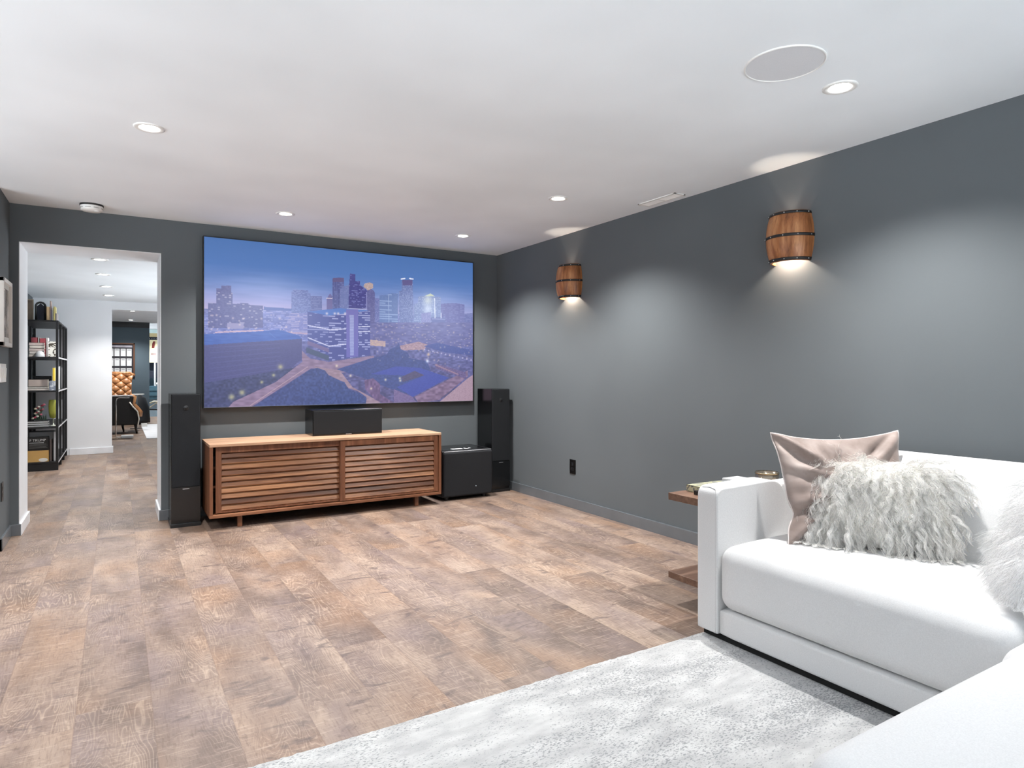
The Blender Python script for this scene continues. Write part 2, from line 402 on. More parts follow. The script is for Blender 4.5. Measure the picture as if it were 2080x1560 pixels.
# far room
struct('ceiling_far', MB().box(-1.6, 2.4, YE + 0.13, 20.6, FARC, FARC + 0.1), M['ceil'])
struct('wall_far', MB().box(-1.6, 0.63, YF, YF + 0.14, 0, FARC + 0.02), M['bluewall'])
struct('trim_2', MB().prism([(YF - 0.10, FARC), (YF, FARC), (YF, FARC - 0.12), (YF - 0.02, FARC - 0.12), (YF - 0.05, FARC - 0.06)], 'x', -1.6, 0.63), plain((52, 56, 60), 0.5))
struct('wall_far_left', MB().box(-1.6 - T, -1.6, YE, YF, 0, FARC + 0.02), M['bluewall'])
struct('wall_far_right', MB().box(2.3, 2.3 + T, YE, 20.6, 0, FARC + 0.02), M['bluewall'])
struct('wall_far_end', MB().box(-1.6, 2.4, 20.4, 20.5, 0, FARC + 0.02), plain((70, 92, 104), 0.5))
struct('baseboard_far', MB().box(-1.6, 0.645, YF - 0.015, YF + 0.002, 0, 0.11), plain((54, 60, 66), 0.4), bevel=0.003)

# ------------------------------------------------------------------ lights
def downlight(name_label, x, y, z, watts, spot=True, group='recessed ceiling lights in the media room', size=math.radians(128), blend=0.8):
    t = thing('recessed_downlight', name_label, 'ceiling light', (x, y, z), 0, group)
    # trim ring with a stepped recess, lens pulled up inside
    MB().lathe([(0.069, 0.0), (0.069, -0.003), (0.062, -0.006), (0.046, -0.004), (0.041, 0.0)], seg=40).build('trim_ring', M['white_plastic'], t, smooth=True)
    MB().lathe([(0.0005, -0.0025), (0.036, -0.0025), (0.041, -0.0005)], seg=32, flip=True).build('lens', M['led'], t, smooth=True)
    l = bpy.data.lights.new('downlight_lamp', 'SPOT'); l.energy = watts; l.spot_size = size; l.spot_blend = blend
    l.shadow_soft_size = 0.022; l.color = (1.0, 0.985, 0.965)
    o = bpy.data.objects.new('downlight_lamp', l); COL.objects.link(o); o.parent = t; o.location = (0, 0, -0.02)
    return t
WD = 146.0
downlight('recessed downlight near the right wall, between the vent and the round ceiling speaker', 2.605, 1.607, HC, WD)
downlight('recessed downlight in front of the first barrel sconce, beside the ceiling vent', 2.605, 3.655, HC, WD)
downlight('recessed downlight above the right end of the projection screen', 2.605, 5.10, HC, WD)
downlight('recessed downlight above the left part of the projection screen', 1.089, 5.09, HC, WD)
downlight('recessed downlight on the left side of the ceiling, nearest the smoke detector', 0.132, 3.645, HC, WD)
# unseen downlights added left of the camera for fill
for i, (x, y) in enumerate(((-1.7, 3.645), (-1.7, 1.0))):
    downlight('added fill downlight over the unseen left part of the room', x, y, HC, WD)
for i, (x, y, s) in enumerate(((-0.138, 6.946, 'first hall downlight past the opening'), (-0.132, 7.979, 'second hall downlight past the opening'),
                               (-0.116, 9.108, 'third hall downlight, over the start of the black bookshelf'), (-0.102, 10.145, 'last hall downlight before the white end wall'))):
    downlight(s, x, y, HALLC, 70.0, group='recessed lights along the hall ceiling')
downlight('nearer recessed light on the ceiling of the far room', 0.237, 14.0, FARC, 150.0, group='recessed lights in the far room')
downlight('recessed light close to the dark wall of the far room', 0.248, 16.458, FARC, 85.0, group='recessed lights in the far room')
downlight('recessed light of the room behind the far blue wall', 1.2, 19.0, FARC, 240.0, group='recessed lights in the far room')

# ------------------------------------------------------------------ ceiling fittings
t = thing('ceiling_speaker', 'large round flush speaker grille in the white ceiling', 'ceiling speaker', (2.222, 1.598, HC))
MB().lathe([(0.150, 0.0), (0.150, -0.004), (0.146, -0.006), (0.143, -0.004), (0.143, 0.0)], seg=64).build('rim', M['white_plastic'], t, smooth=True)
MB().lathe([(0.0005, -0.003), (0.1425, -0.003)], seg=64, flip=True).build('grille', plain((212, 213, 216), 0.7, 0.3, bump=0.4, bscale=800), t)
t = thing('ceiling_vent', 'white rectangular air vent in the ceiling near the right wall', 'vent', (3.235, 3.305, HC))
f = MB()
for a in ((-0.05, 0.05, -0.18, -0.165), (-0.05, 0.05, 0.165, 0.18), (-0.05, -0.034, -0.18, 0.18), (0.034, 0.05, -0.18, 0.18), (-0.04, 0.04, -0.006, 0.006)): f.box(*a, -0.006, 0.001)
f.build('vent_frame', M['white_plastic'], t, bevel=0.001)
MB().box(-0.04, 0.04, -0.17, 0.17, -0.0008, 0.001).build('duct_backing', plain((120, 120, 120), 0.8), t)
for k in range(7):
    x = -0.03 + k * 0.01
    MB().prism([(x - 0.004, -0.001), (x + 0.003, -0.0055), (x + 0.004, -0.0045), (x - 0.003, -0.0005)], 'y', -0.166, 0.166).build('louver', M['white_plastic'], t)
t = thing('smoke_detector', 'white smoke detector with dark base ring above the opening', 'smoke detector', (-0.160, 5.545, HC))
MB().lathe([(0.074, 0.0), (0.074, -0.012), (0.070, -0.0125)], seg=40).build('base_ring', plain((28, 26, 25), 0.5), t, smooth=True)
MB().lathe([(0.071, -0.0125), (0.071, -0.02), (0.069, -0.026), (0.0685, -0.030), (0.066, -0.041), (0.058, -0.047), (0.0, -0.048)], seg=40).build('housing', M['white_plastic'], t, smooth=True)
for a in range(8):
    aa = a * PI / 4 + 0.2; p = [(0.0693 * math.cos(aa + k * 0.06), 0.0693 * math.sin(aa + k * 0.06), -0.0285) for k in range(10)]
    MB().tube(p, 0.0016, 5).build('slot', plain((110, 105, 98), 0.7), t)
MB().lathe([(0.016, -0.046), (0.016, -0.052), (0.013, -0.054), (0.0, -0.054)], (0.032, -0.032, 0), 20).build('test_button', M['white_plastic'], t, smooth=True)

# ------------------------------------------------------------------ barrel sconces on the right wall
def sconce():
    t = thing('barrel_sconce', 'half barrel wooden wall sconce farther along the right wall, near the screen', 'wall light', (XR, 4.49, 1.945), 0, 'half barrel sconces on the right wall')
    H = 0.142
    def R(z): return 0.118 + 0.024 * (1 - (z / H) ** 2)
    N = 14
    zs = [-H + 2 * H * i / N for i in range(N + 1)]
    sh = MB().lathe([(R(z), z) for z in zs], seg=40, a0=PI / 2, a1=3 * PI / 2)
    sh.lathe([(R(z) - 0.012, z) for z in zs], seg=40, a0=PI / 2, a1=3 * PI / 2, flip=True)
    for z, fl in ((-H, False), (H, True)):
        sh.lathe([(R(z) - 0.012, z), (R(z), z)], seg=40, a0=PI / 2, a1=3 * PI / 2, flip=fl)
    b = sh.build('barrel_shell', M['barrel'], t, smooth=True)
    for z0 in (-H + 0.010, 0.0, H - 0.010):
        w = 0.008
        h = MB().lathe([(R(z0 - w) + 0.0005, z0 - w), (R(z0 - w) + 0.003, z0 - w), (R(z0) + 0.0035, z0), (R(z0 + w) + 0.003, z0 + w), (R(z0 + w) + 0.0005, z0 + w)], seg=40, a0=PI / 2, a1=3 * PI / 2)
        ho = h.build('hoop', M['black_metal'], t, smooth=True)
        for k in range(6):
            a = PI / 2 + PI * (k + 0.35) / 5.7; rr = R(z0) + 0.004
            MB().ball((rr * math.cos(a), rr * math.sin(a), z0), 0.0035, seg=8, rings=6).build('rivet', M['silver'], ho, smooth=True)
    MB().box(-0.006, 0.001, -0.10, 0.10, -0.10, 0.10).build('back_plate', M['black_metal'], t)
    MB().lathe([(0.018, 0.03), (0.018, 0.0)], (-0.055, 0, 0.02), 16).box(-0.055, 0, -0.01, 0.01, 0.02, 0.04).build('socket', M['black_metal'], t)
    MB().ball((-0.055, 0, -0.03), 0.028, sz=1.25).build('light_bulb', M['bulb'], t, smooth=True)
    for nm, e, sz, rot, zz, bl in (('sconce_lamp_down', 7.0, 172, (0, 0, 0), -0.072, 0.3), ('sconce_lamp_up', 1.6, 62, (PI, 0, 0), 0.06, 0.5)):
        l = bpy.data.lights.new(nm, 'SPOT'); l.energy = e; l.spot_size = math.radians(sz); l.spot_blend = bl; l.shadow_soft_size = 0.018; l.color = (1.0, 0.86, 0.70)
        o = bpy.data.objects.new(nm, l); COL.objects.link(o); o.parent = t; o.location = (-0.055, 0, zz); o.rotation_euler = rot
    return t
s1 = sconce()
dup(s1, (XR, 2.36, 1.945), None, 'half barrel wooden wall sconce above the side table and sofa arm')

# ------------------------------------------------------------------ outlet, switch, picture on the left
def outlet(label, loc, rz):
    t = thing('wall_outlet', label, 'outlet', loc, rz)
    MB().box(-0.040, 0.040, 0, 0.006, -0.062, 0.062).build('cover_plate', M['plastic_black'], t, bevel=0.002)
    for z in (0.021, -0.021):
        s = MB().box(-0.017, 0.017, 0.005, 0.008, z - 0.014, z + 0.014).build('receptacle', plain((26, 27, 29), 0.3), t, bevel=0.002)
        for x in (-0.006, 0.006): MB().box(x - 0.001, x + 0.001, 0.0075, 0.0083, z - 0.003, z + 0.006).build('slot', plain((2, 2, 2), 0.6), s)
    return t
outlet('black wall outlet low on the right wall between subwoofer and side table', (XR, 4.48, 0.353), PI / 2)
outlet('black wall outlet low on the short left wall beside the opening', (XL, 5.415, 0.377), -PI / 2)
t = thing('light_switch', 'white four-gang light switch plate on the short left wall under the framed print', 'light switch', (XL, 5.455, 1.163), -PI / 2)
MB().box(-0.118, 0.118, 0, 0.006, -0.062, 0.062).build('cover_plate', M['white_plastic'], t, bevel=0.002)
for k in range(4):
    x = -0.084 + k * 0.056
    MB().prism([(0.005, -0.033), (0.0085, -0.033), (0.011, 0.033), (0.005, 0.033)], 'x', x - 0.016, x + 0.016).build('rocker', M['white_plastic'], t, bevel=0.001)
t = thing('framed_print', 'white framed print on the short left wall above the switch', 'picture', (XL, 5.50, 1.565), -PI / 2)
f = MB(); W, Hh, b = 0.20, 0.225, 0.028
f.box(-W, W, 0.001, 0.026, Hh - b, Hh).box(-W, W, 0.001, 0.026, -Hh, -Hh + b).box(-W, -W + b, 0.001, 0.026, -Hh, Hh).box(W - b, W, 0.001, 0.026, -Hh, Hh)
f.build('picture_frame', plain((226, 221, 214), 0.35), t, bevel=0.002)
MB().box(-W + 0.02, W - 0.02, 0.002, 0.010, -Hh + 0.02, Hh - 0.02).build('mat_board', plain((232, 229, 222), 0.7), t)
def print_mat():
    q = NT('abstract_print'); v = q.coord(); a = q.noise(q.mapping(v, (9, 1, 6)), 1.0, 4, 0.6, 1.2)
    q.base(q.ramp(a, [(0.36, rgb(66, 60, 58)), (0.48, rgb(150, 140, 132)), (0.60, rgb(216, 210, 204))]), 0.12, 0.5); return q.m
MB().box(-W + 0.06, W - 0.06, 0.009, 0.0115, -Hh + 0.065, Hh - 0.06).build('print_sheet', print_mat(), t)
MB().box(-W + 0.025, W - 0.025, 0.014, 0.016, -Hh + 0.025, Hh - 0.025).build('cover_glass', M['pane'], t)

# ------------------------------------------------------------------ projection screen
YS = 5.728; KS = YS / 5.6923           # the picture plane; fitted at 5.692 from the camera
SX0, SX1 = 0.5895 * KS, 3.017 * KS
SZ0, SZ1 = CAMZ + (0.8835 - CAMZ) * KS, CAMZ + (2.2535 - CAMZ) * KS
t = thing('projection_screen', 'wide wall-mounted projection screen showing a city skyline at dusk', 'screen', ((SX0 + SX1) / 2, YB, SZ0))
hw, hh, yf = (SX1 - SX0) / 2, SZ1 - SZ0, -(YB - YS)
b = 0.007
f = MB().box(-hw - b, hw + b, yf - 0.003, -0.001, -b, 0.0).box(-hw - b, hw + b, yf - 0.003, -0.001, hh, hh + b).box(-hw - b, -hw, yf - 0.003, -0.001, 0, hh).box(hw, hw + b, yf - 0.003, -0.001, 0, hh)
f.box(-hw, hw, yf + 0.004, yf + 0.012, 0, hh)
f.build('screen_frame', M['black_satin'], t, bevel=0.001)

def paint_city():
    """dusk skyline picture thrown on the screen, drawn into a grid of colours"""
    W, H = 720, 406
    F_, CX, CY, YAW = 1312., 1040., 755.5, math.radians(31.4)
    s_, c_ = math.sin(YAW), math.cos(YAW)
    img = np.zeros((H, W, 3))
    def map_(u, v):
        k = (u - CX) / F_; dx, dy = s_ + k * c_, c_ - k * s_; tt = YS / dy
        return ((dx * tt - SX0) / (SX1 - SX0) * W, (SZ1 - (CAMZ - (v - CY) * tt / F_)) / (SZ1 - SZ0) * H)
    yy, xx = np.mgrid[0:H, 0:W] + 0.5
    nz = {}
    def vnoise(cx, cy, seed):
        key = (cx, cy, seed)
        if key not in nz:
            r = np.random.default_rng(seed); g = r.random((int(H / cy) + 3, int(W / cx) + 3))
            fx, fy = xx / cx, yy / cy; ix, iy = fx.astype(int), fy.astype(int); fx -= ix; fy -= iy
            fx = fx * fx * (3 - 2 * fx); fy = fy * fy * (3 - 2 * fy)
            nz[key] = (g[iy, ix] * (1 - fx) + g[iy, ix + 1] * fx) * (1 - fy) + (g[iy + 1, ix] * (1 - fx) + g[iy + 1, ix + 1] * fx) * fy
        return nz[key]
    C = lambda *a: np.array(a, float)
    # sky
    sk = yy / (0.42 * H)
    stops = [(0.0, C(66, 108, 170)), (0.35, C(76, 116, 180)), (0.62, C(108, 134, 192)), (0.85, C(140, 146, 198)), (1.0, C(168, 158, 196))]
    for ch in range(3): img[..., ch] = np.interp(sk, [a for a, _ in stops], [q[ch] for _, q in stops])
    cl = (vnoise(90, 7, 3) * 0.6 + vnoise(40, 4, 4) * 0.4 - 0.5)
    img += (cl * 26 * np.clip(1 - abs(sk - 0.75) * 2, 0, 1))[..., None] * C(1, .85, .9)
    img += (np.clip((0.45 - xx / W), 0, 1) * np.clip(sk - .5, 0, .6) * 70)[..., None] * C(1, .8, .7)
    # ground haze
    gm = yy > 0.42 * H
    g = np.clip((yy / H - 0.42) / 0.58, 0, 1)
    gr = C(112, 118, 172)[None, None] * (1 - g[..., None]) + C(92, 86, 132)[None, None] * g[..., None]
    img[gm] = gr[gm]; img[gm] += ((vnoise(7, 4, 5) - .5) * 46)[gm][:, None]
    def poly(pts, col, tex=0.0, seed=1, sz=(3, 2), raw=False):
        P = [map_(*p) for p in pts] if not raw else pts
        ax = [p[0] for p in P]; ay = [p[1] for p in P]
        m = np.zeros((H, W), bool); n = len(P); j = n - 1
        for i in range(n):
            cond = ((ay[i] > yy) != (ay[j] > yy)) & (xx < (ax[j] - ax[i]) * (yy - ay[i]) / (ay[j] - ay[i] + 1e-9) + ax[i]); m ^= cond; j = i
        img[m] = C(*col)
        if tex: img[m] += ((vnoise(*sz, seed) - .5) * tex)[m][:, None]
        return m
    def windows(m, step=(3, 4), col=(150, 165, 215), p=0.5, seed=2, amt=0.42, bands=False):
        r = np.random.default_rng(seed); gx = (xx // step[0]).astype(int); gy = (yy // step[1]).astype(int)
        R = r.random((H // step[1] + 2, W // step[0] + 2))
        if bands: R = R * 0.55 + r.random((H // step[1] + 2, 1)) * 0.45
        on = (R[gy, gx] < p) & ((yy % step[1]) < step[1] * 0.55) & m
        img[on] = img[on] * (1 - amt) + C(*col) * amt
    def line(a, b2, col, w=1.2, amt=1.0):
        (x0, y0), (x1, y1) = map_(*a), map_(*b2); d = math.hypot(x1 - x0, y1 - y0) + 1e-9
        tt = np.clip(((xx - x0) * (x1 - x0) + (yy - y0) * (y1 - y0)) / d / d, 0, 1)
        m = np.hypot(xx - x0 - tt * (x1 - x0), yy - y0 - tt * (y1 - y0)) < w
        img[m] = img[m] * (1 - amt) + C(*col) * amt
    def glow(u, v, r, col, amt=1.0):
        x, y = map_(u, v); k = np.exp(-((xx - x) ** 2 + (yy - y) ** 2) / (2 * r * r))[..., None] * amt
        img[:] = img * (1 - k) + C(*col) * k
    R4 = lambda x0, y0, x1, y1: [(x0, y0), (x1, y0), (x1, y1), (x0, y1)]
    # far low city behind the towers
    m = poly([(412, 640), (540, 628), (592, 632), (700, 636), (960, 640), (960, 700), (412, 690)], (118, 126, 184), 40, 11, (9, 5)); windows(m, (4, 4), (176, 176, 214), .4, 12, .6)
    poly([(536, 623), (592, 627), (592, 632), (536, 630)], (88, 106, 168))
    # left slab block
    m = poly([(423, 615), (440, 616), (440, 586), (450, 586), (450, 580), (470, 581), (470, 594), (473, 595), (473, 617), (488, 617), (488, 615), (505, 616), (505, 619), (535, 621), (535, 666), (423, 666)], (98, 100, 150), 16, 13)
    windows(m, (5, 5), (186, 182, 206), .09, 14, .6)
    poly([(462, 656), (495, 657), (495, 668), (462, 668)], (150, 146, 184))
    # middle distance towers
    m = poly([(592, 593), (597, 588), (626, 590), (626, 595), (631, 596), (631, 655), (592, 655)], (104, 116, 172), 26, 15); windows(m, (3, 4), (150, 164, 212), .5, 16)
    m = poly([(631, 601), (654, 602), (654, 640), (631, 640)], (96, 104, 158)); windows(m, (3, 4), (150, 160, 206), .5, 17, bands=True)
    m = poly([(664, 606), (670.5, 596), (678, 606), (680, 640), (663, 640)], (106, 100, 152)); line((664, 606), (677, 606), (220, 205, 215), 1.1)
    m = poly([(675, 566), (687, 564), (699, 565), (699, 640), (675, 640)], (86, 92, 146), 22, 18, (2, 30)); windows(m, (3, 5), (130, 140, 190), .35, 19)
    poly([(676, 565), (698, 565), (698, 573), (676, 573)], (96, 84, 128))
    m = poly([(691, 588), (698, 582), (711, 578), (711, 640), (691, 640)], (108, 118, 170), 10, 20); windows(m, (4, 4), (140, 150, 196), .4, 21)
    m = poly([(711, 556), (722, 557), (722, 571), (731, 571), (731, 579), (742, 587), (745, 590), (745, 628), (708, 628), (709, 580)], (66, 64, 132), 16, 22); windows(m, (4, 4), (140, 146, 204), .22, 23, .7)
    line((705, 627), (744, 628), (190, 192, 226), 1.0, .8); line((744.5, 594), (744.5, 628), (176, 178, 220), .9, .7)
    m = poly([(745, 588), (752, 586), (759, 590), (761, 594), (761, 655), (745, 655)], (92, 92, 146)); windows(m, (3, 4), (140, 140, 184), .35, 24)
    poly([(738, 582), (741, 576), (751, 574), (758, 577), (758, 585), (747, 590)], (182, 160, 156), 40, 25, (2, 2))
    m = poly([(761, 605), (771, 606), (771, 655), (761, 655)], (100, 108, 166)); windows(m, (3, 3), (150, 150, 200), .4, 26)
    m = poly([(771, 600), (788, 599), (789, 596), (808, 596), (808, 665), (771, 665)], (98, 120, 172), 10, 27); windows(m, (18, 6), (170, 190, 226), .5, 28, .55, True); line((789, 600), (790, 662), (160, 178, 214), .9, .7)
    m = poly([(810, 592), (816, 590), (816, 570), (838, 570), (840, 660), (810, 660)], (106, 120, 172), 26, 29, (2, 3)); windows(m, (3, 4), (166, 178, 216), .4, 30)
    poly([(817, 569), (838, 569), (837, 580), (818, 580)], (92, 84, 136)); line((815, 567), (822, 566), (225, 228, 245), 1.6); line((832, 566), (839, 567), (225, 228, 245), 1.6)
    m = poly([(840, 620), (849, 614), (849, 603), (857, 601), (870, 602), (895, 604), (896, 660), (840, 660)], (118, 134, 182), 16, 31, (3, 3)); windows(m, (3, 5), (178, 194, 222), .45, 32)
    poly([(862, 602), (874, 596), (883, 602)], (190, 200, 178)); glow(869, 610, 9, (214, 220, 214), .75); glow(869, 628, 10, (214, 224, 240), .75)
    m = poly([(895, 617), (911, 616), (928, 616), (943, 619), (943, 700), (895, 700)], (98, 100, 160), 10, 33); windows(m, (6, 5), (128, 134, 190), .4, 34)
    m = poly([(943, 637), (960, 636), (960, 720), (943, 720)], (92, 98, 158)); windows(m, (6, 5), (140, 146, 196), .4, 35)
    m = poly([(856, 636), (875, 634), (876, 690), (856, 690)], (124, 128, 182)); windows(m, (2, 3), (170, 172, 212), .5, 36)
    m = poly([(875, 645), (904, 644), (904, 690), (875, 690)], (96, 104, 162)); windows(m, (14, 7), (150, 158, 204), .5, 37, .5, True)
    line((882.5, 606), (883.5, 646), (220, 226, 244), 1.2); line((895.6, 636), (895.6, 646), (220, 226, 244), 1.2)
    # mid ground street level
    m = poly([(752, 655), (960, 655), (960, 705), (752, 700)], (102, 102, 156), 26, 38, (10, 4)); windows(m, (5, 3), (190, 176, 182), .08, 39, .5)
    m = poly([(752, 690), (783, 693), (783, 704), (752, 702)], (176, 154, 160)); windows(m, (4, 3), (214, 190, 150), .5, 40)
    poly([(812, 702), (850, 694), (868, 700), (862, 710), (812, 712)], (164, 138, 150), 30, 41)
    m = poly([(592, 636), (626, 636), (626, 678), (575, 670)], (126, 130, 186), 20, 42); windows(m, (10, 4), (190, 182, 208), .5, 43, .6, True)
    line((438, 675), (535, 671), (222, 186, 190), 1.4, .8); line((572, 674), (626, 678), (206, 170, 176), 2.0, .6)
    # broad low building with bright blue roof on the left
    m = poly([(413, 700), (613, 687), (613, 728), (588, 752), (413, 782)], (86, 86, 136), 8, 44)
    for k in range(7):
        line((428, 706 + k * 10.5), (568, 698 + k * 8.5), (100, 102, 152), 1.0, .5)
    poly([(413, 679), (528, 673), (567, 669), (608, 682), (613, 688), (413, 701)], (70, 104, 176), 14, 45, (14, 3))
    line((547, 676), (560, 686), (96, 128, 194), .8, .7)
    # lawn and trees below it
    poly([(413, 778), (500, 764), (588, 748), (640, 742), (560, 782), (480, 830), (413, 830)], (70, 76, 118), 34, 46, (5, 4))
    for u, v, r in ((570, 745, 4.5), (471, 806, 5), (492, 797, 5), (532, 776, 3), (556, 762, 3)): glow(u, v, r, (196, 192, 150), .8)
    # roads
    poly([(613, 712), (630, 728), (668, 735), (760, 722), (760, 745), (690, 758), (650, 748), (632, 748), (592, 774), (505, 830), (462, 830), (474, 816), (560, 776), (614, 735)], (146, 126, 152), 26, 47, (12, 4))
    poly([(636, 744), (690, 752), (716, 786), (770, 815), (775, 822), (738, 824), (744, 806), (727, 794), (708, 788), (690, 772), (660, 758)], (160, 138, 152), 26, 48, (8, 4))
    line((508, 824), (625, 745), (196, 170, 176), 1.0, .6)
    # round tree mass
    poly([(508, 830), (560, 796), (600, 770), (630, 750), (645, 747), (660, 752), (668, 762), (684, 770), (700, 776), (708, 790), (725, 796), (736, 800), (745, 808), (742, 826), (520, 832)], (66, 82, 136), 30, 49, (4, 4))
    # front office block with lit floors
    m = poly([(625, 633), (668, 640), (668, 733), (625, 690)], (80, 88, 152)); windows(m, (7, 6), (176, 180, 220), .42, 50, .6, True)
    m = poly([(668, 640), (752, 632), (752, 721), (668, 733)], (76, 82, 148)); windows(m, (8, 6), (190, 194, 228), .46, 51, .7, True)
    for a, b2 in (((626, 661), (668, 669)), ((626, 686), (668, 703)), ((669, 670), (702, 668)), ((669, 703), (702, 699)), ((726, 664), (751, 663)), ((726, 674), (751, 673))): line(a, b2, (214, 214, 236), 1.3, .85)
    poly([(625, 692), (668, 708), (668, 716), (625, 700)], (120, 106, 148)); poly([(622, 705), (668, 722), (668, 733), (622, 716)], (74, 88, 120))
    poly([(625, 633), (690, 626), (752, 631), (668, 641)], (84, 118, 188))
    poly([(703, 629), (728, 628), (728, 724), (704, 726)], (112, 108, 176)); m = poly([(710, 640), (719, 640), (719, 722), (711, 722)], (160, 166, 208)); windows(m, (20, 4), (120, 124, 182), .9, 52, .6)
    for u in (664, 680, 687, 701): glow(u, 637, 2.2, (228, 214, 224), .9)
    # blue roofed complex on the right
    poly([(684, 750), (752, 728), (770, 724), (786, 719), (792, 709), (806, 703), (810, 695), (814, 709), (828, 716), (834, 728), (866, 733), (872, 745), (880, 770), (820, 800), (740, 768)], (66, 82, 140), 18, 53, (4, 3))
    poly([(752, 760), (804, 744), (853, 747), (912, 767), (838, 806), (806, 786), (860, 763)], (70, 84, 164), 10, 54)
    poly([(814, 766), (842, 753), (862, 762), (818, 776)], (88, 80, 116), 16, 55)
    poly([(740, 772), (758, 768), (772, 780), (772, 800), (800, 818), (790, 824), (762, 812), (742, 790)], (118, 94, 134), 40, 56, (5, 6))
    poly([(800, 790), (838, 806), (842, 812), (850, 820), (800, 822)], (124, 108, 150), 20, 57)
    poly([(842, 806), (912, 770), (950, 752), (950, 764), (892, 812), (850, 818)], (134, 112, 140), 40, 58, (9, 5))
    poly([(890, 818), (950, 768), (962, 760), (962, 818)], (170, 146, 160), 14, 59); line((896, 808), (918, 793), (98, 88, 116), 1.6, .8)
    poly([(885, 738), (945, 756), (948, 770), (885, 748)], (112, 96, 140), 30, 60)
    line((884, 741), (930, 760), (180, 146, 150), 1.8, .6)
    poly([(860, 703), (888, 696), (962, 712), (962, 722), (905, 716)], (70, 84, 150), 12, 61)
    for k in range(12): glow(862 + k * 8.6, 710 + k * 1.9, 1.6, (206, 200, 224), .85)
    glow(868, 733, 3.4, (220, 228, 244), .9); glow(870, 720, 3, (222, 190, 150), .8)
    for u, v in ((712, 763), (783, 771), (812, 768), (813, 773), (754, 789), (684, 743)): glow(u, v, 2.4, (226, 214, 190), .85)
    r = np.random.default_rng(70)
    for k in range(55):
        glow(755 + r.random() * 200, 675 + r.random() * 70, 0.9 + r.random(), (214, 190, 176), .5)
    for k in range(30): glow(420 + r.random() * 190, 640 + r.random() * 34, 0.9 + r.random(), (226, 206, 206), .6)
    # more contrast and darker tones lower down, pale bottom row
    f_ = np.clip((yy / H - 0.36) / 0.3, 0, 1)[..., None]
    img[:] = img * (1 - f_) + ((img - 120) * 1.22 + 100) * f_
    img[:] = np.clip(img, 0, 255)
    img[-1:, :] = img[-1:, :] * .5 + 110
    return W, H, img
W_, H_, IMG = paint_city()
def screen_mesh():
    g = IMG / 255.0
    g = np.where(g <= 0.04045, g / 12.92, ((g + 0.055) / 1.055) ** 2.4)[::-1]
    xs = np.linspace(-hw, hw, W_); zs = np.linspace(0, hh, H_)
    X, Z = np.meshgrid(xs, zs); co = np.stack([X, np.full_like(X, yf), Z], -1).reshape(-1, 3)
    i = np.arange((H_ - 1) * W_).reshape(H_ - 1, W_)[:, :-1].ravel()
    q = np.stack([i, i + 1, i + W_ + 1, i + W_], -1)
    me = bpy.data.meshes.new('picture_surface'); me.vertices.add(len(co)); me.vertices.foreach_set('co', co.astype(np.float32).ravel())
    me.loops.add(q.size); me.loops.foreach_set('vertex_index', q.astype(np.int32).ravel())
    me.polygons.add(len(q)); me.polygons.foreach_set('loop_start', np.arange(0, q.size, 4, dtype=np.int32))
    me.update(calc_edges=True)
    a = me.color_attributes.new('picture', 'FLOAT_COLOR', 'POINT')
    a.data.foreach_set('color', np.concatenate([g.reshape(-1, 3), np.ones((len(co), 1))], 1).astype(np.float32).ravel())
    s = NT('projected_city_picture'); at = s.n('ShaderNodeAttribute', attribute_name='picture')
    s.base(rgb(64, 68, 76), 0.8, 0.1)
    s.l(at.outputs['Color'], s.p.inputs['Emission Color']); s.p.inputs['Emission Strength'].default_value = 0.74
    me.materials.append(s.m)
    o = bpy.data.objects.new('picture_surface', me); COL.objects.link(o); o.parent = t
screen_mesh()

# ------------------------------------------------------------------ walnut credenza
CX0, CX1, CY0, CY1, CZ0, CZ1 = 0.574, 2.442, 5.20, 5.70, 0.0895, 0.634
t = thing('credenza', 'low walnut media credenza with two louvered sliding doors under the screen', 'credenza', ((CX0 + CX1) / 2, CY0, 0))
w, d, th = (CX1 - CX0) / 2, CY1 - CY0, 0.024
MB().box(-w, w, 0, d, CZ1 - 0.020, CZ1).build('top_panel', M['walnut_lit'], t, bevel=0.002)
MB().box(-w, w, 0, d, CZ0, CZ0 + 0.022).build('bottom_panel', M['walnut_x'], t, bevel=0.002)
for sx in (-1, 1): MB().box(min(sx * w, sx * (w - th)), max(sx * w, sx * (w - th)), 0, d, CZ0 + 0.0215, CZ1 - 0.0195).build('side_panel', M['walnut_z'], t, bevel=0.0015)
MB().box(-w + th, w - th, d - 0.012, d - 0.004, CZ0 + 0.02, CZ1 - 0.02).build('back_panel', M['walnut_x'], t)
MB().box(-0.012, 0.012, 0.06, d - 0.012, CZ0 + 0.022, CZ1 - 0.02).build('divider', M['walnut_z'], t)
for z in (0.30, 0.44):
    MB().box(-w + th, -0.012, 0.08, d - 0.02, z, z + 0.018).build('inner_shelf', M['walnut_x'], t)
def door(x0, x1, y):
    z0, z1, st = CZ0 + 0.028, CZ1 - 0.022, 0.040
    fr = MB().box(x0, x0 + st, y, y + 0.020, z0, z1).box(x1 - st, x1, y, y + 0.020, z0, z1)
    fr.box(x0 + st, x1 - st, y + 0.001, y + 0.019, z0, z0 + 0.014).box(x0 + st, x1 - st, y + 0.001, y + 0.019, z1 - 0.046, z1)
    o = fr.build('sliding_door', M['walnut_z'], t, bevel=0.0012)
    sl = MB(); n = 10; a, bq = z0 + 0.014, z1 - 0.046; p = (bq - a) / n
    for k in range(n):
        zb = a + k * p
        sl.prism([(y + 0.000, zb + 0.008), (y + 0.005, zb + 0.001), (y + 0.026, zb + p - 0.004), (y + 0.026, zb + p + 0.006), (y + 0.019, zb + p + 0.004)], 'x', x0 + st, x1 - st)
    sl.build('louver_panel', M['walnut_slat'], o)
xm = 0.055
door(-w + th + 0.022, xm + 0.02, 0.032)
door(xm - 0.018, w - th - 0.003, 0.009)
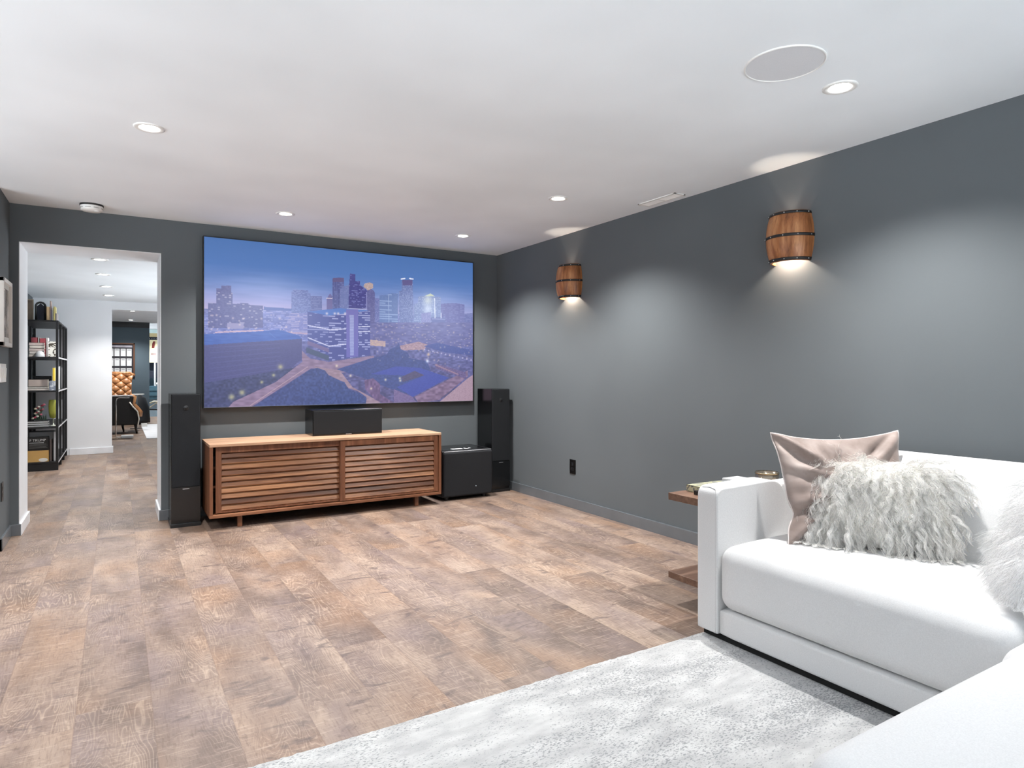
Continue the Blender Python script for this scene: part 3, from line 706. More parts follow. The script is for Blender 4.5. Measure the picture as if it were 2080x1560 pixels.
for lx in (-w + 0.215, w - 0.215):
    for ly in (0.06, d - 0.08): MB().box(lx - 0.017, lx + 0.017, ly - 0.017, ly + 0.017, 0, CZ0 + 0.001).build('leg', M['walnut_z'], t, bevel=0.002)
# equipment glimpsed through the gap at the left of the doors
q = tag(MB().box(CX0 + 0.04, CX0 + 0.48, CY0 + 0.13, CY0 + 0.45, 0.4585, 0.535).build('media_player', M['black_satin'], None, bevel=0.003), 'black media player on the upper shelf inside the walnut credenza', 'media player')

# ------------------------------------------------------------------ loudspeakers
def front_badge(parent, x, y, z, w=0.05): MB().box(x - w / 2, x + w / 2, y - 0.0015, y, z - 0.0025, z + 0.0025).build('badge', M['silver'], parent)
X0, X1, Y0, Y1 = 1.383, 1.985, 5.44, 5.70
t = thing('center_speaker', 'long black center speaker standing on the walnut credenza', 'speaker', ((X0 + X1) / 2, Y0, CZ1))
w = (X1 - X0) / 2; h = 0.217
MB().box(-w, w, 0.008, Y1 - Y0, 0, h).build('cabinet', M['black_gloss'], t, bevel=0.003)
MB().box(-w + 0.006, w - 0.006, -0.004, 0.009, 0.012, h - 0.010).build('grille', M['grille'], t, bevel=0.004)
front_badge(t, 0, -0.004, 0.008, 0.05)
def tower(label, x):
    t = thing('tower_speaker', label, 'speaker', (x, 5.446, 0), 0, 'black tower speakers flanking the screen')
    w, h, d = 0.1, 1.003, 0.30
    MB().box(-w, w, 0.010, d, 0.0, h).build('cabinet', M['black_gloss'], t, bevel=0.003)
    MB().box(-w, w, 0.0, 0.011, 0.05, 0.30).build('front_baffle', M['black_gloss'], t, bevel=0.002)
    g = MB().box(-w + 0.004, w - 0.004, -0.002, 0.012, 0.303, h - 0.004).build('grille', M['grille'], t, bevel=0.004)
    MB().lathe([(0.018, 0), (0.014, 0.003), (0.004, 0.001), (0.0, 0.004)], (0, 0, 0), 20).build('tweeter', M['black_satin'], t, smooth=True).matrix_local = Matrix.Translation((0.0, -0.002, h - 0.105)) @ Matrix.Rotation(PI / 2, 4, 'X')
    MB().box(-w - 0.004, w + 0.004, -0.002, d, 0.0, 0.028).build('plinth', M['black_satin'], t, bevel=0.003)
    front_badge(t, 0, 0.0, 0.287, 0.045)
    return t
tw = tower('black tower speaker between the opening and the screen', 0.440)
dup(tw, (3.196, 5.44, 0), None, 'black tower speaker in the corner behind the subwoofer')
X0, X1, Y0, Y1 = 2.502, 3.012, 5.28, 5.73
t = thing('subwoofer', 'big black cube subwoofer on the floor at the right end of the credenza', 'subwoofer', ((X0 + X1) / 2, Y0, 0))
w, d, z0, z1 = (X1 - X0) / 2, Y1 - Y0, 0.028, 0.452
MB().box(-w, w, 0.03, d, z0, z1).build('cabinet', M['black_satin'], t, bevel=0.010, bseg=3)
MB().box(-w + 0.002, w - 0.002, 0.0, 0.035, z0 + 0.004, z1 - 0.012).build('grille', M['sub_grille'], t, bevel=0.018, bseg=4)
MB().box(-w + 0.03, w - 0.03, 0.06, d - 0.03, z1 - 0.001, z1 + 0.001).build('top_panel', M['black_gloss'], t)
mk = plain((235, 236, 238), 0.5)
MB().box(-0.115, -0.005, 0.10, 0.155, z1 + 0.001, z1 + 0.002).build('emblem', mk, t)
MB().prism([(0.005, 0.10), (0.055, 0.10), (0.03, 0.165)], 'z', z1 + 0.001, z1 + 0.002).build('emblem', mk, t)
MB().box(0.065, 0.085, 0.12, 0.145, z1 + 0.001, z1 + 0.002).build('emblem', mk, t)
tag(MB().tube([(-w + 0.012, 0.016, z1 - 0.008), (w - 0.012, 0.016, z1 - 0.008)], 0.0045, 8).build('edge_highlight', plain((168, 170, 174), 0.3), t, smooth=True), 'painted highlight along the top front edge')  # pale rod painting in the highlight on the grille's top edge
MB().ball((0.075, 0.0, 0.115), 0.004).build('power_light', plain((210, 220, 230), 0.2), t, smooth=True)
for sx in (-1, 1):
    for y in (0.07, d - 0.07): MB().lathe([(0.022, 0), (0.024, z0 + 0.004)], (sx * (w - 0.06), y, 0), 16).build('foot', M['black_satin'], t)

# ------------------------------------------------------------------ rug
def rug_mat():
    t = NT('distressed_grey_rug'); v = t.coord()
    patch = t.noise(t.mapping(v, (1.6, 3.4, 1)), 1.0, 4, 0.6, 0.6)
    speck = t.noise(t.mapping(v, (95, 190, 40)), 1.0, 3, 0.7)
    thr = t.math('ADD', speck, t.math('MULTIPLY', patch, 0.52))
    k = t.ramp(thr, [(0.80, 0.0), (0.87, 1.0)])
    soft = t.noise(t.mapping(v, (7, 18, 4)), 1.0, 3)
    col = t.ramp(soft, [(0.35, rgb(172, 172, 172)), (0.65, rgb(198, 198, 197))])
    col = t.mix(t.math('MULTIPLY', k, 0.72), col, rgb(112, 114, 117))
    t.base(col, 0.95, 0.1); t.p.inputs['Sheen Weight'].default_value = 0.2
    t.bump(t.noise(v, 420, 2), 0.6, 0.004)
    return t.m
def rug():
    x0, x1, y0, y1, z = -0.35, 2.95, -1.3, 2.012, 0.018
    nx, ny = 240, 240; r = np.random.default_rng(5)
    xs = np.linspace(x0, x1, nx); ys = np.linspace(y0, y1, ny)
    vs = []; idx = {}
    for j, y in enumerate(ys):
        for i, x in enumerate(xs):
            dy = 0.0; dz = 0.0
            if j == ny - 1: dy = 0.004 * math.sin(x * 5) + 0.004 * (r.random() - .5) * 2; dz = -0.008
            vs.append((x, y + dy, z + dz + 0.0015 * r.random()))
    fs = [(j * nx + i, j * nx + i + 1, (j + 1) * nx + i + 1, (j + 1) * nx + i) for j in range(ny - 1) for i in range(nx - 1)]
    n0 = len(vs)
    ring = [(0 * nx + i) for i in range(nx)] + [(j * nx + nx - 1) for j in range(1, ny)] + [((ny - 1) * nx + i) for i in range(nx - 2, -1, -1)] + [(j * nx) for j in range(ny - 2, 0, -1)]
    for q in ring: vs.append((vs[q][0], vs[q][1], 0.0005))
    L = len(ring)
    for k in range(L): fs.append((ring[k], n0 + k, n0 + (k + 1) % L, ring[(k + 1) % L]))
    fs.append([n0 + k for k in range(L)][::-1])
    m = MB(); m.add(vs, fs)
    o = m.build('area_rug', rug_mat(), None, smooth=True)
    tag(o, 'pale grey distressed area rug under the sofa and ottoman', 'rug')
rug()

# ------------------------------------------------------------------ sofa
SF = 2.19
t = thing('sofa', 'white upholstered sectional sofa along the right wall with low arm', 'sofa', (SF, 0, 0.02))
X = lambda x: x - SF
Zz = lambda z: z - 0.02
def rounded(pts, rad, n=7):
    """polygon with rounded corners; rad per corner"""
    out = []; N = len(pts)
    for i in range(N):
        p, a, b2 = Vector(pts[i]), Vector(pts[i - 1]), Vector(pts[(i + 1) % N]); r = rad[i]
        if r <= 0: out.append(tuple(p)); continue
        u, v = (a - p).normalized(), (b2 - p).normalized(); s0, s1 = p + u * r, p + v * r
        for k in range(n + 1):
            f = k / n; out.append(tuple(s0 * (1 - f) ** 2 + p * 2 * f * (1 - f) + s1 * f * f))
    return out
base = MB().soft((X(2.70), 0.925, Zz(0.100)), (0.505, 0.975, 0.056), 0.016, N=16)
base.build('base', M['sofa'], t, smooth=True)
# arm: front pad with a rounded rear corner, and the lower rear panel behind it
arm = MB().prism(rounded([(X(2.19), Zz(0.045)), (X(2.66), Zz(0.045)), (X(2.66), Zz(0.678)), (X(2.19), Zz(0.668))], [0.01, 0.0, 0.13, 0.045], 10), 'y', 1.902, 2.014)
arm.build('arm', M['sofa'], t, smooth=False, bevel=0.014, bseg=4, angle=50)
ar = MB().prism(rounded([(X(2.60), Zz(0.045)), (X(3.25), Zz(0.045)), (X(3.25), Zz(0.66)), (X(2.60), Zz(0.652))], [0, 0, 0.05, 0.0], 8), 'y', 1.915, 2.004)
ar.build('arm_rear', M['sofa'], t, bevel=0.012, bseg=3, angle=50)
# piping on the front edge of the arm
pp = [(X(2.1915), 1.912, Zz(0.05 + 0.58 * k / 12)) for k in range(13)] + [(X(2.196), 1.914, Zz(0.648)), (X(2.204), 1.922, Zz(0.662)), (X(2.212), 1.96, Zz(0.667)), (X(2.208), 2.0, Zz(0.662))]
MB().tube(pp, 0.0022, 6).build('piping', M['seam'], t, smooth=True)
def cushion(x0, x1, y0, y1, z0, z1, r=0.07, crown=0.02, front=0.012):
    return MB().soft((X((x0 + x1) / 2), (y0 + y1) / 2, Zz((z0 + z1) / 2)), ((x1 - x0) / 2, (y1 - y0) / 2, (z1 - z0) / 2), r, crown, front, N=34)
cushion(2.185, 2.86, 0.822, 1.900, 0.158, 0.424, 0.058, 0.036, 0.008).build('seat_cushion', M['sofa'], t, smooth=True)
cushion(2.02, 2.86, -0.55, 0.815, 0.158, 0.430, 0.07, 0.022, 0.004).build('seat_cushion', M['sofa'], t, smooth=True)
bk = rounded([(X(2.77), Zz(0.30)), (X(3.26), Zz(0.30)), (X(3.26), Zz(0.775)), (X(3.18), Zz(0.800)), (X(2.92), Zz(0.805)), (X(2.785), Zz(0.46))], [0.02, 0.02, 0.04, 0.06, 0.085, 0.04], 8)
MB().prism(bk, 'y', -0.55, 1.896).build('backrest', M['sofa'], t, smooth=False, bevel=0.02, bseg=4, angle=60)
for x in (2.24, 3.16):
    for y in (0.05, 1.86): MB().box(X(x) - 0.025, X(x) + 0.025, y - 0.025, y + 0.025, 0.0, Zz(0.05)).build('foot', M['black_satin'], t)
MB().box(X(2.212), X(3.2), 0.1, 1.995, 0.001, Zz(0.05)).build('shade_slab', plain((16, 16, 16), 0.9), t)  # black slab standing in for the shade under the sofa
# ottoman in front of the sofa
t = thing('ottoman', 'large white upholstered ottoman in the bottom right foreground', 'ottoman', (1.53, 0.17, 0.02))
MB().soft((0, 0, 0.39), (0.475, 0.56, 0.072), 0.05, 0.012, 0.004, N=34).build('seat_cushion', M['sofa'], t, smooth=True)
MB().soft((0, 0, 0.17), (0.462, 0.548, 0.148), 0.02, N=16).build('base', M['sofa'], t, smooth=True)
for x in (-0.4, 0.4):
    for y in (-0.48, 0.48): MB().box(x - 0.025, x + 0.025, y - 0.025, y + 0.025, 0, 0.03).build('foot', M['black_satin'], t)

# ------------------------------------------------------------------ pillows
def frame_from(o, ex, up):
    ex = Vector(ex).normalized(); up = Vector(up); up = (up - ex * up.dot(ex)).normalized(); n = ex.cross(up)
    m = Matrix((ex, up, n)).transposed().to_4x4(); m.translation = Vector(o); return m
def pillow_mesh(W, H, Tk, N=44, pinch=0.10, pinchy=None, wr=0.0, seed=1, power=0.42):
    """(x, y, z) with z the thickness; both faces, ears at the corners"""
    r = np.random.default_rng(seed); ph = r.random(12) * 6.28; fr = r.random(12) * 9 + 4
    def pos(u, v, sg):
        x = W / 2 * u * (1 - pinch * (1 - v * v) ** 1.0); y = H / 2 * v * (1 - (pinch if pinchy is None else pinchy) * (1 - u * u) ** 1.0)
        h = Tk / 2 * (max(0, 1 - u * u) * max(0, 1 - v * v)) ** power
        k = sum(math.sin(fr[i] * (u * math.cos(ph[i]) + v * math.sin(ph[i])) + ph[(i + 3) % 12]) for i in range(6)) / 6
        e = min(1.0, 2.5 * max(0, 1 - u * u) * max(0, 1 - v * v))
        return (x, y, sg * (h + wr * k * e))
    return pos
def build_pillow(name, pos, mat, parent, N=44):
    m = MB(); g = [math.sin(PI / 2 * (-1 + 2 * i / N)) for i in range(N + 1)]
    front = {}; 
    for sg in (1, -1):
        for i in range(N + 1):
            for j in range(N + 1):
                if sg < 0 and (i in (0, N) or j in (0, N)): front[(i, j, -1)] = front[(i, j, 1)]; continue
                front[(i, j, sg)] = len(m.v); m.v.append(pos(g[i], g[j], sg))
        for i in range(N):
            for j in range(N):
                f = [front[(i, j, sg)], front[(i + 1, j, sg)], front[(i + 1, j + 1, sg)], front[(i, j + 1, sg)]]
                m.f.append(f if sg > 0 else f[::-1]); m.m.append(0)
    return m.build(name, mat, parent, smooth=True)
# mauve leather pillow in the corner between arm and backrest
pk = thing('leather_pillow', 'mauve leather square pillow leaning in the sofa corner behind the fur pillow', 'pillow')
W, H = 0.555, 0.50
ex = Vector((0.463, -0.305, 0.012)); up = Vector((0.10, 0.12, 0.44))
ctr = Vector((2.488, 1.842, 0.887)) + ex * 0.5 - up.normalized() * (H / 2 - 0.012)
pk.matrix_world = frame_from(ctr, ex, up)
p0 = pillow_mesh(W, H, 0.13, pinch=0.11, pinchy=0.15, wr=0.016, seed=4)
def pink(u, v, sg):
    x, y, z = p0(u, v, sg)
    # folds running in from the two left corners, slack lower left side
    for (cu, cv, du, dv, a) in ((-1, 1, 1, -1.0, .030), (-1, -.35, 1, 0.1, .034), (-1, -1, 1, .8, .028), (1, 1, -1, -.9, .024), (-1, .35, 1, -.3, .022)):
        L = math.hypot(du, dv); s = ((u - cu) * du + (v - cv) * dv) / L; w = (-(u - cu) * dv + (v - cv) * du) / L
        if s > 0: z += sg * a * math.exp(-(w / .16) ** 2) * math.sin(w * 16) * math.exp(-((s - .5) / .4) ** 2) * (1 if sg > 0 else .3)
    if u < 0: x += 0.022 * math.exp(-((v + .42) / .16) ** 2) * (-u) ** 4
    return (x, y, z)
build_pillow('cover', pink, M['mauve'], pk)
edge = []
for k in range(160):
    s = k / 40.0
    u, v = ((-1 + 2 * s, -1) if s < 1 else (1, -1 + 2 * (s - 1)) if s < 2 else (1 - 2 * (s - 2), 1) if s < 3 else (-1, 1 - 2 * (s - 3)))
    edge.append(pink(u, v, 1))
MB().tube(edge, 0.0035, 6, closed=True).build('piping', plain((222, 212, 208), 0.4), pk, smooth=True)

def fur_mesh(name, parent, pos, mat, clumps, per, length, curl, width, seed, zmin, droop, seg=9, spread=0.012, comb=(0, 0, 0), sides=(1,), tight=0.85, frizz=0.10):
    """locks of hair grown from a pillow surface, in the pillow's own axes"""
    r = np.random.default_rng(seed); mw = np.array(parent.matrix_world)
    Rm, tr = mw[:3, :3], mw[:3, 3]; down = Rm.T @ np.array((0, 0, -1.0)); comb = Rm.T @ np.array(comb, float)
    U = r.random((clumps, 2)) * 2 - 1; U = np.sign(U) * np.abs(U) ** 0.8 * 0.985
    roots = []; nors = []
    for u, v in U:
        sg = sides[r.integers(len(sides))]
        a = np.array(pos(u, v, sg)); e = 0.01
        du = np.array(pos(min(.999, u + e), v, sg)) - np.array(pos(max(-.999, u - e), v, sg)); dv = np.array(pos(u, min(.999, v + e), sg)) - np.array(pos(u, max(-.999, v - e), sg))
        n = np.cross(du, dv) * sg; n /= np.linalg.norm(n) + 1e-9
        ed = np.array((u ** 5, v ** 5, 0)) * 0.9; n = n + ed; n /= np.linalg.norm(n)
        roots.append(a); nors.append(n)
    roots, nors = np.array(roots), np.array(nors); S = clumps * per
    cid = np.repeat(np.arange(clumps), per)
    Lc = length * (0.7 + 0.6 * r.random(clumps)); ph = r.random(clumps) * 6.28; fq = 1.6 + 1.6 * r.random(clumps)
    rd = r.normal(size=(clumps, 3)) * 0.22
    off = r.normal(size=(S, 3)) * spread; off -= nors[cid] * (off * nors[cid]).sum(1, keepdims=True)
    sl = 0.8 + 0.4 * r.random(S); sph = ph[cid] + r.normal(size=S) * frizz * 3; sfr = r.normal(size=(S, 3)) * frizz
    rows = []; P = roots[cid] + off; D0 = nors[cid] * 0.6 + down[None] * 0.45 + rd[cid] + sfr
    d = D0.copy()
    step = (Lc[cid] * sl / seg)[:, None]; base = roots[cid].copy(); bP = base.copy()
    for k in range(seg + 1):
        tt = k / seg
        a1 = np.cross(d, down[None]); a1 /= np.linalg.norm(a1, axis=1, keepdims=True) + 1e-6
        a2 = np.cross(d, a1); a2 /= np.linalg.norm(a2, axis=1, keepdims=True) + 1e-6
        ang = 2 * PI * fq[cid] * tt + sph
        w = curl * min(1, tt * 2.2)
        Q = P + (a1 * np.sin(ang)[:, None] + a2 * np.cos(ang)[:, None] * 0.8) * w - off * (tight * tt ** 0.8)
        wz = Q @ Rm.T + tr; low = wz[:, 2] < zmin + 0.003
        if low.any():
            wz[low, 2] = zmin + 0.003 + 0.004 * r.random(low.sum()); Q = (wz - tr) @ Rm
        rows.append((Q, a1, a2, width * (1 - 0.72 * tt)))
        d = d + (down * droop + comb)[None] * (1.0 / seg) * 3
        d /= np.linalg.norm(d, axis=1, keepdims=True) + 1e-9
        # keep the locks outside the cushion
        inn = (d * nors[cid]).sum(1); fix = np.clip(0.06 - inn, 0, None); d = d + nors[cid] * fix[:, None]
        P = P + d * step
    pts = np.stack([q[0] for q in rows], 1).astype(np.float32)
    rad = np.stack([np.full(S, q[3]) for q in rows], 1).astype(np.float32)
    hc = bpy.data.hair_curves.new(name); hc.add_curves([seg + 1] * S)
    hc.position_data.foreach_set('vector', pts.ravel())
    ra = hc.attributes.get('radius') or hc.attributes.new('radius', 'FLOAT', 'POINT'); ra.data.foreach_set('value', rad.ravel())
    hc.materials.append(mat)
    o = bpy.data.objects.new(name, hc); COL.objects.link(o); o.parent = parent; o['kind'] = 'stuff'
    return o
# cream curly wool pillow
fp = thing('fur_pillow', 'cream curly wool fur pillow in front of the mauve leather pillow', 'pillow', group='fur pillows on the sofa')
ex = Vector((0.225, -0.468, 0)); up = Vector((0.19, 0.10, 0.38)) - ex.normalized() * 0.04; W, H = 0.52, 0.37
o0 = Vector((2.485, 1.640, 0.468)) + ex.normalized() * 0.245 + up.normalized() * (H / 2 - 0.005)
fp.matrix_world = frame_from(o0, ex, up)
pos = pillow_mesh(W, H, 0.15, pinch=0.05, seed=9)
build_pillow('cover', pos, plain((244, 241, 234), 0.9), fp)
bpy.context.view_layer.update()
fur_mesh('fur', fp, pos, M['fur_cream'], 640, 15, 0.125, 0.0062, 0.0013, 21, 0.459, 0.9, seg=16, spread=0.0046, tight=0.80, comb=(-0.22, -0.12, 0), frizz=0.03, sides=(1, 1, 1, 1, -1))
# white long haired pillow in the corner, cut by the right edge of the photo
gp = thing('fur_pillow', 'white long haired fur pillow at the right end of the sofa, cut by the frame', 'pillow', group='fur pillows on the sofa')
ex = Vector((0.536, 0.263, 0)); up = Vector((0.17, -0.10, 0.42)); W, H = 0.46, 0.45
o0 = Vector((2.665, 1.01, 0.462)) - ex.normalized() * (W / 2 - 0.0) + up.normalized() * (H / 2 - 0.01)
gp.matrix_world = frame_from(o0, -ex, up)
pos2 = pillow_mesh(W, H, 0.15, pinch=0.05, seed=12)
build_pillow('cover', pos2, plain((226, 226, 225), 0.9), gp)
bpy.context.view_layer.update()
fur_mesh('fur', gp, pos2, M['fur_white'], 1000, 14, 0.085, 0.0016, 0.0009, 33, 0.460, 0.30, seg=7, spread=0.014, tight=0.6, sides=(1, -1))

# ------------------------------------------------------------------ side table and the things on it
TX0, TX1, TY0, TY1, TZ = 2.41, 3.12, 2.06, 2.41, 0.552
t = thing('side_table', 'walnut side table with lower shelf between sofa arm and right wall', 'side table', (TX0, TY0, 0))
w, d = TX1 - TX0, TY1 - TY0
MB().box(0, w, 0, d, TZ - 0.036, TZ).build('tabletop', M['table_wood'], t, bevel=0.0015)
MB().box(0, w, 0, d, 0.118, 0.15).build('lower_shelf', M['table_wood'], t, bevel=0.0015)
MB().box(w - 0.18, w - 0.15, 0.02, d - 0.02, 0.15, TZ - 0.036).build('upright_panel', M['table_wood'], t)
for x in (0.30, w - 0.08):
    MB().box(x - 0.02, x + 0.02, 0.02, d - 0.06, 0, 0.118).build('leg', M['black_metal'], t)
def book_mat(a, b2, name):
    q = NT(name); v = q.coord(); n = q.noise(q.mapping(v, (14, 14, 14)), 1.0, 3, 0.6, 1.0)
    q.base(q.ramp(n, [(0.42, rgb(*a)), (0.5, rgb(*b2)), (0.62, rgb(*a))], 'CONSTANT'), 0.3, 0.5); return q.m
def book(label, x0, x1, y0, y1, z0, z1, cover, pages=(228, 224, 214), spine='x0', group=None, cat='book', name='book', rz=0.0):
    """flat or upright book: cover boards and spine, page block as a part"""
    cx, cy = (x0 + x1) / 2, (y0 + y1) / 2
    t = thing(name, label, cat, (cx, cy, z0), rz, group)
    a, b2, h = (x1 - x0) / 2, (y1 - y0) / 2, z1 - z0
    thin = min((2 * a, 'x'), (2 * b2, 'y'), (h, 'z'))[1]; c = 0.0025
    m = MB(); e = 0.004
    if thin == 'z':
        m.box(-a, a, -b2, b2, 0, c).box(-a, a, -b2, b2, h - c, h); pg = (-a + e, a - e, -b2 + e, b2 - e, c, h - c)
        if spine == 'x0': m.box(-a, -a + c, -b2, b2, 0, h)
        elif spine == 'y0': m.box(-a, a, -b2, -b2 + c, 0, h)
        elif spine == 'y1': m.box(-a, a, b2 - c, b2, 0, h)
    elif thin == 'x':
        m.box(-a, -a + c, -b2, b2, 0, h).box(a - c, a, -b2, b2, 0, h).box(-a, a, -b2, -b2 + c, 0, h); pg = (-a + c, a - c, -b2 + c, b2 - e, e, h - e)
    else:
        m.box(-a, a, -b2, -b2 + c, 0, h).box(-a, a, b2 - c, b2, 0, h).box(-a, -a + c, -b2, b2, 0, h); pg = (-a + c, a - e, -b2 + c, b2 - c, e, h - e)
    m.build('book_cover', cover if not isinstance(cover, tuple) else plain(cover, 0.45), t)
    MB().box(*pg).build('page_block', plain(pages, 0.8), t)
    return t
book('flat picture book with leafy green and grey cover on the side table', 2.52, 2.80, 2.20, 2.39, TZ, TZ + 0.034, book_mat((112, 116, 114), (190, 188, 156), 'leafy_cover'), spine='x0')
tag(MB().box(2.72, 2.84, 2.19, 2.33, TZ + 0.0345, TZ + 0.06).build('coaster_box', plain((196, 197, 202), 0.4), None, bevel=0.003), 'flat light grey box lying on the leafy book', 'box')
tag(MB().box(2.475, 2.515, 2.16, 2.30, TZ, TZ + 0.022).build('remote_control', M['plastic_black'], None, bevel=0.003), 'black remote control at the corner of the side table', 'remote control')
t = thing('candle_holder', 'low glass and brass candle holder at the back of the side table', 'candle holder', (2.96, 2.235, TZ))
MB().lathe([(0.0, 0.004), (0.052, 0.004), (0.058, 0.03), (0.060, 0.082), (0.056, 0.082), (0.054, 0.03), (0.048, 0.012), (0.0, 0.010)], seg=32).build('bowl', plain((150, 140, 126), 0.12, 0.5, 0.8), t, smooth=True)
MB().lathe([(0.0595, 0.076), (0.063, 0.079), (0.0595, 0.084)], seg=32).build('rim', plain((214, 196, 160), 0.2, 0.5, 1.0), t, smooth=True)
MB().lathe([(0.0, 0.060), (0.052, 0.060), (0.052, 0.012), (0, 0.012)], seg=24).build('candle', plain((236, 230, 218), 0.6), t, smooth=True)

# ------------------------------------------------------------------ hall bookshelf
BX0, BX1 = -0.985, -0.605
BY = [9.405, 9.93, 10.455, 10.955]
BZ = [0.104, 0.518, 0.95, 1.349, 1.784]
t = thing('bookshelf', 'tall black metal bookshelf along the left wall of the hall', 'bookshelf', (BX0, BY[0], 0))
wx = BX1 - BX0; pr = 0.0125
for y in BY:
    for x in (pr, wx - pr): MB().box(x - pr, x + pr, y - BY[0] - pr, y - BY[0] + pr, 0, BZ[-1]).build('post', M['black_metal'], t)
for k, z in enumerate(BZ):
    MB().box(0, wx, -0.012, BY[-1] - BY[0] + 0.012, z - 0.019, z).build('shelf_board', M['black_metal'], t)
for y in BY: MB().box(0.02, wx - 0.02, y - BY[0] - 0.006, y - BY[0] + 0.006, 0.0, 0.082).build('kick_plate', M['black_metal'], t)
# thin white edging on the hall side of the shelves
for z in BZ[:-1]: MB().box(wx - 0.001, wx + 0.002, 0.02, BY[-1] - BY[0] - 0.02, z - 0.018, z - 0.002).build('edge_strip', plain((205, 205, 208), 0.4), t)
G = 'books and magazines on the hall bookshelf'
Yk = 9.47
# top
t = thing('arched_bookend', 'black arched bookend on the top board of the bookshelf', 'bookend', (-0.785, Yk + 0.03, BZ[4]))
ar = [(0.045 * math.cos(a), 0, 0.17 + 0.045 * math.sin(a)) for a in [PI * k / 14 for k in range(15)]]
MB().tube([(0.045, 0, 0.0)] + ar + [(-0.045, 0, 0)], 0.012, 8).build('arch', M['black_satin'], t, smooth=True)
MB().box(-0.05, 0.05, -0.03, 0.06, 0, 0.006).build('foot', M['black_satin'], t)
MB().prism([(-0.036, 0.004), (0.036, 0.004), (0.036, 0.17), (0.0, 0.205), (-0.036, 0.17)], 'y', 0.012, 0.03).build('panel', plain((28, 30, 46), 0.25), t)
t = thing('small_picture', 'small brown toned picture leaning on the hall wall atop the bookshelf', 'picture', (-0.905, Yk + 0.06, BZ[4]))
MB().box(-0.05, 0.05, 0.0, 0.012, 0, 0.25).build('picture_frame', plain((172, 158, 138), 0.5), t)
MB().box(-0.04, 0.04, -0.001, 0.001, 0.012, 0.238).build('print_sheet', plain((128, 112, 96), 0.6, var=0.4), t)
bx = -0.727
for lab, wd, hh_, c in (('tan spined book beside the arched bookend on the bookshelf top', 0.034, 0.165, (214, 182, 138)), ('tall rose edged book behind the tan one on the bookshelf top', 0.012, 0.235, (196, 170, 160)),
                        ('thin violet grey book on the bookshelf top', 0.012, 0.125, (150, 140, 160)), ('thin white book on the bookshelf top beside the yellow one', 0.012, 0.150, (222, 218, 206)), ('pale yellow book standing on the bookshelf top', 0.020, 0.170, (220, 204, 130)),
                        ('low grey patterned book last in the bookshelf top row', 0.018, 0.09, (188, 178, 176))):
    book(lab, bx, bx + wd - 0.001, Yk, Yk + 0.16, BZ[4], BZ[4] + hh_, c, group=G); bx += wd
# second board
for k, (c, lab) in enumerate((((186, 92, 100), 'dusty red magazine standing at the left on the second board of the bookshelf'), ((214, 206, 200), 'white magazine standing next to the dusty red one on the bookshelf'), ((178, 80, 90), 'crimson magazine standing between two white ones on the bookshelf'), ((228, 222, 220), 'white magazine standing next to the flowered book on the bookshelf'))):
    x0 = (-0.885, -0.818, -0.800, -0.738)[k]; x1 = (-0.820, -0.802, -0.740, -0.722)[k]
    book(lab, x0, x1, Yk + 0.11, Yk + 0.30, BZ[3], BZ[3] + (0.235, 0.235, 0.225, 0.235)[k], c, group=G)
for k in range(5):
    book(('lowest', 'second lowest', 'middle', 'second highest', 'topmost')[k] + ' cream paperback of the stack before the red magazines', -0.893 + 0.004 * (k % 2), -0.745 - 0.003 * (k % 3), Yk, Yk + 0.10, BZ[3] + 0.034 * k, BZ[3] + 0.034 * (k + 1) - 0.001, ((206, 196, 186), (216, 208, 200), (200, 186, 180), (214, 206, 196), (208, 192, 186))[k], group=G, spine='y0')
tag(MB().lathe([(0.052, 0.0), (0.050, 0.02), (0.042, 0.045), (0.026, 0.064), (0.010, 0.070), (0.0, 0.071)], (-0.79, Yk - 0.005, BZ[3] + 0.0005), 24).build('stone_ornament', plain((196, 198, 200), 0.4), None, smooth=True), 'pale grey domed stone ornament at the front of the second board', 'ornament')
book('white book with black floral cover at the right of the second board', -0.712, -0.625, Yk + 0.08, Yk + 0.094, BZ[3], BZ[3] + 0.19, book_mat((232, 230, 222), (80, 74, 64), 'floral_cover'), group=G)
# third board
book('large off-white book lowest in the stack on the third board', -0.925, -0.70, Yk - 0.02, Yk + 0.16, BZ[2], BZ[2] + 0.026, (206, 196, 188), group=G, spine='y0')
book('dark spined book second from bottom on the third board', -0.945, -0.71, Yk - 0.01, Yk + 0.16, BZ[2] + 0.0265, BZ[2] + 0.045, (58, 56, 56), group=G, spine='y1')
book('thick taupe book on top of the third board stack', -0.90, -0.712, Yk + 0.005, Yk + 0.15, BZ[2] + 0.0455, BZ[2] + 0.13, (176, 162, 154), group=G, spine='y0')
tag(MB().box(-0.87, -0.69, Yk + 0.22, Yk + 0.36, BZ[2], BZ[2] + 0.17).build('storage_box', M['black_satin'], None, bevel=0.006), 'black lidded box behind the books on the third board', 'box')
tag(MB().box(-0.70, -0.625, Yk, Yk + 0.015, BZ[2], BZ[2] + 0.115).build('greeting_card', book_mat((226, 228, 232), (150, 158, 176), 'speckled_card'), None), 'blue speckled white card at the right of the third board', 'card')
tag(MB().prism([(-0.70, BZ[2]), (-0.62, BZ[2]), (-0.62, BZ[2] + 0.29), (-0.665, BZ[2] + 0.29)], 'y', Yk + 0.40, Yk + 0.47).build('ring_binder', plain((228, 230, 234), 0.4), None), 'white ring binder standing behind on the third board', 'binder')
tag(MB().box(-0.672, -0.655, Yk + 0.10, Yk + 0.25, BZ[2], BZ[2] + 0.27).build('magazine_file', plain((232, 200, 70), 0.5), None), 'narrow bright yellow magazine file on the third board', 'magazine file')
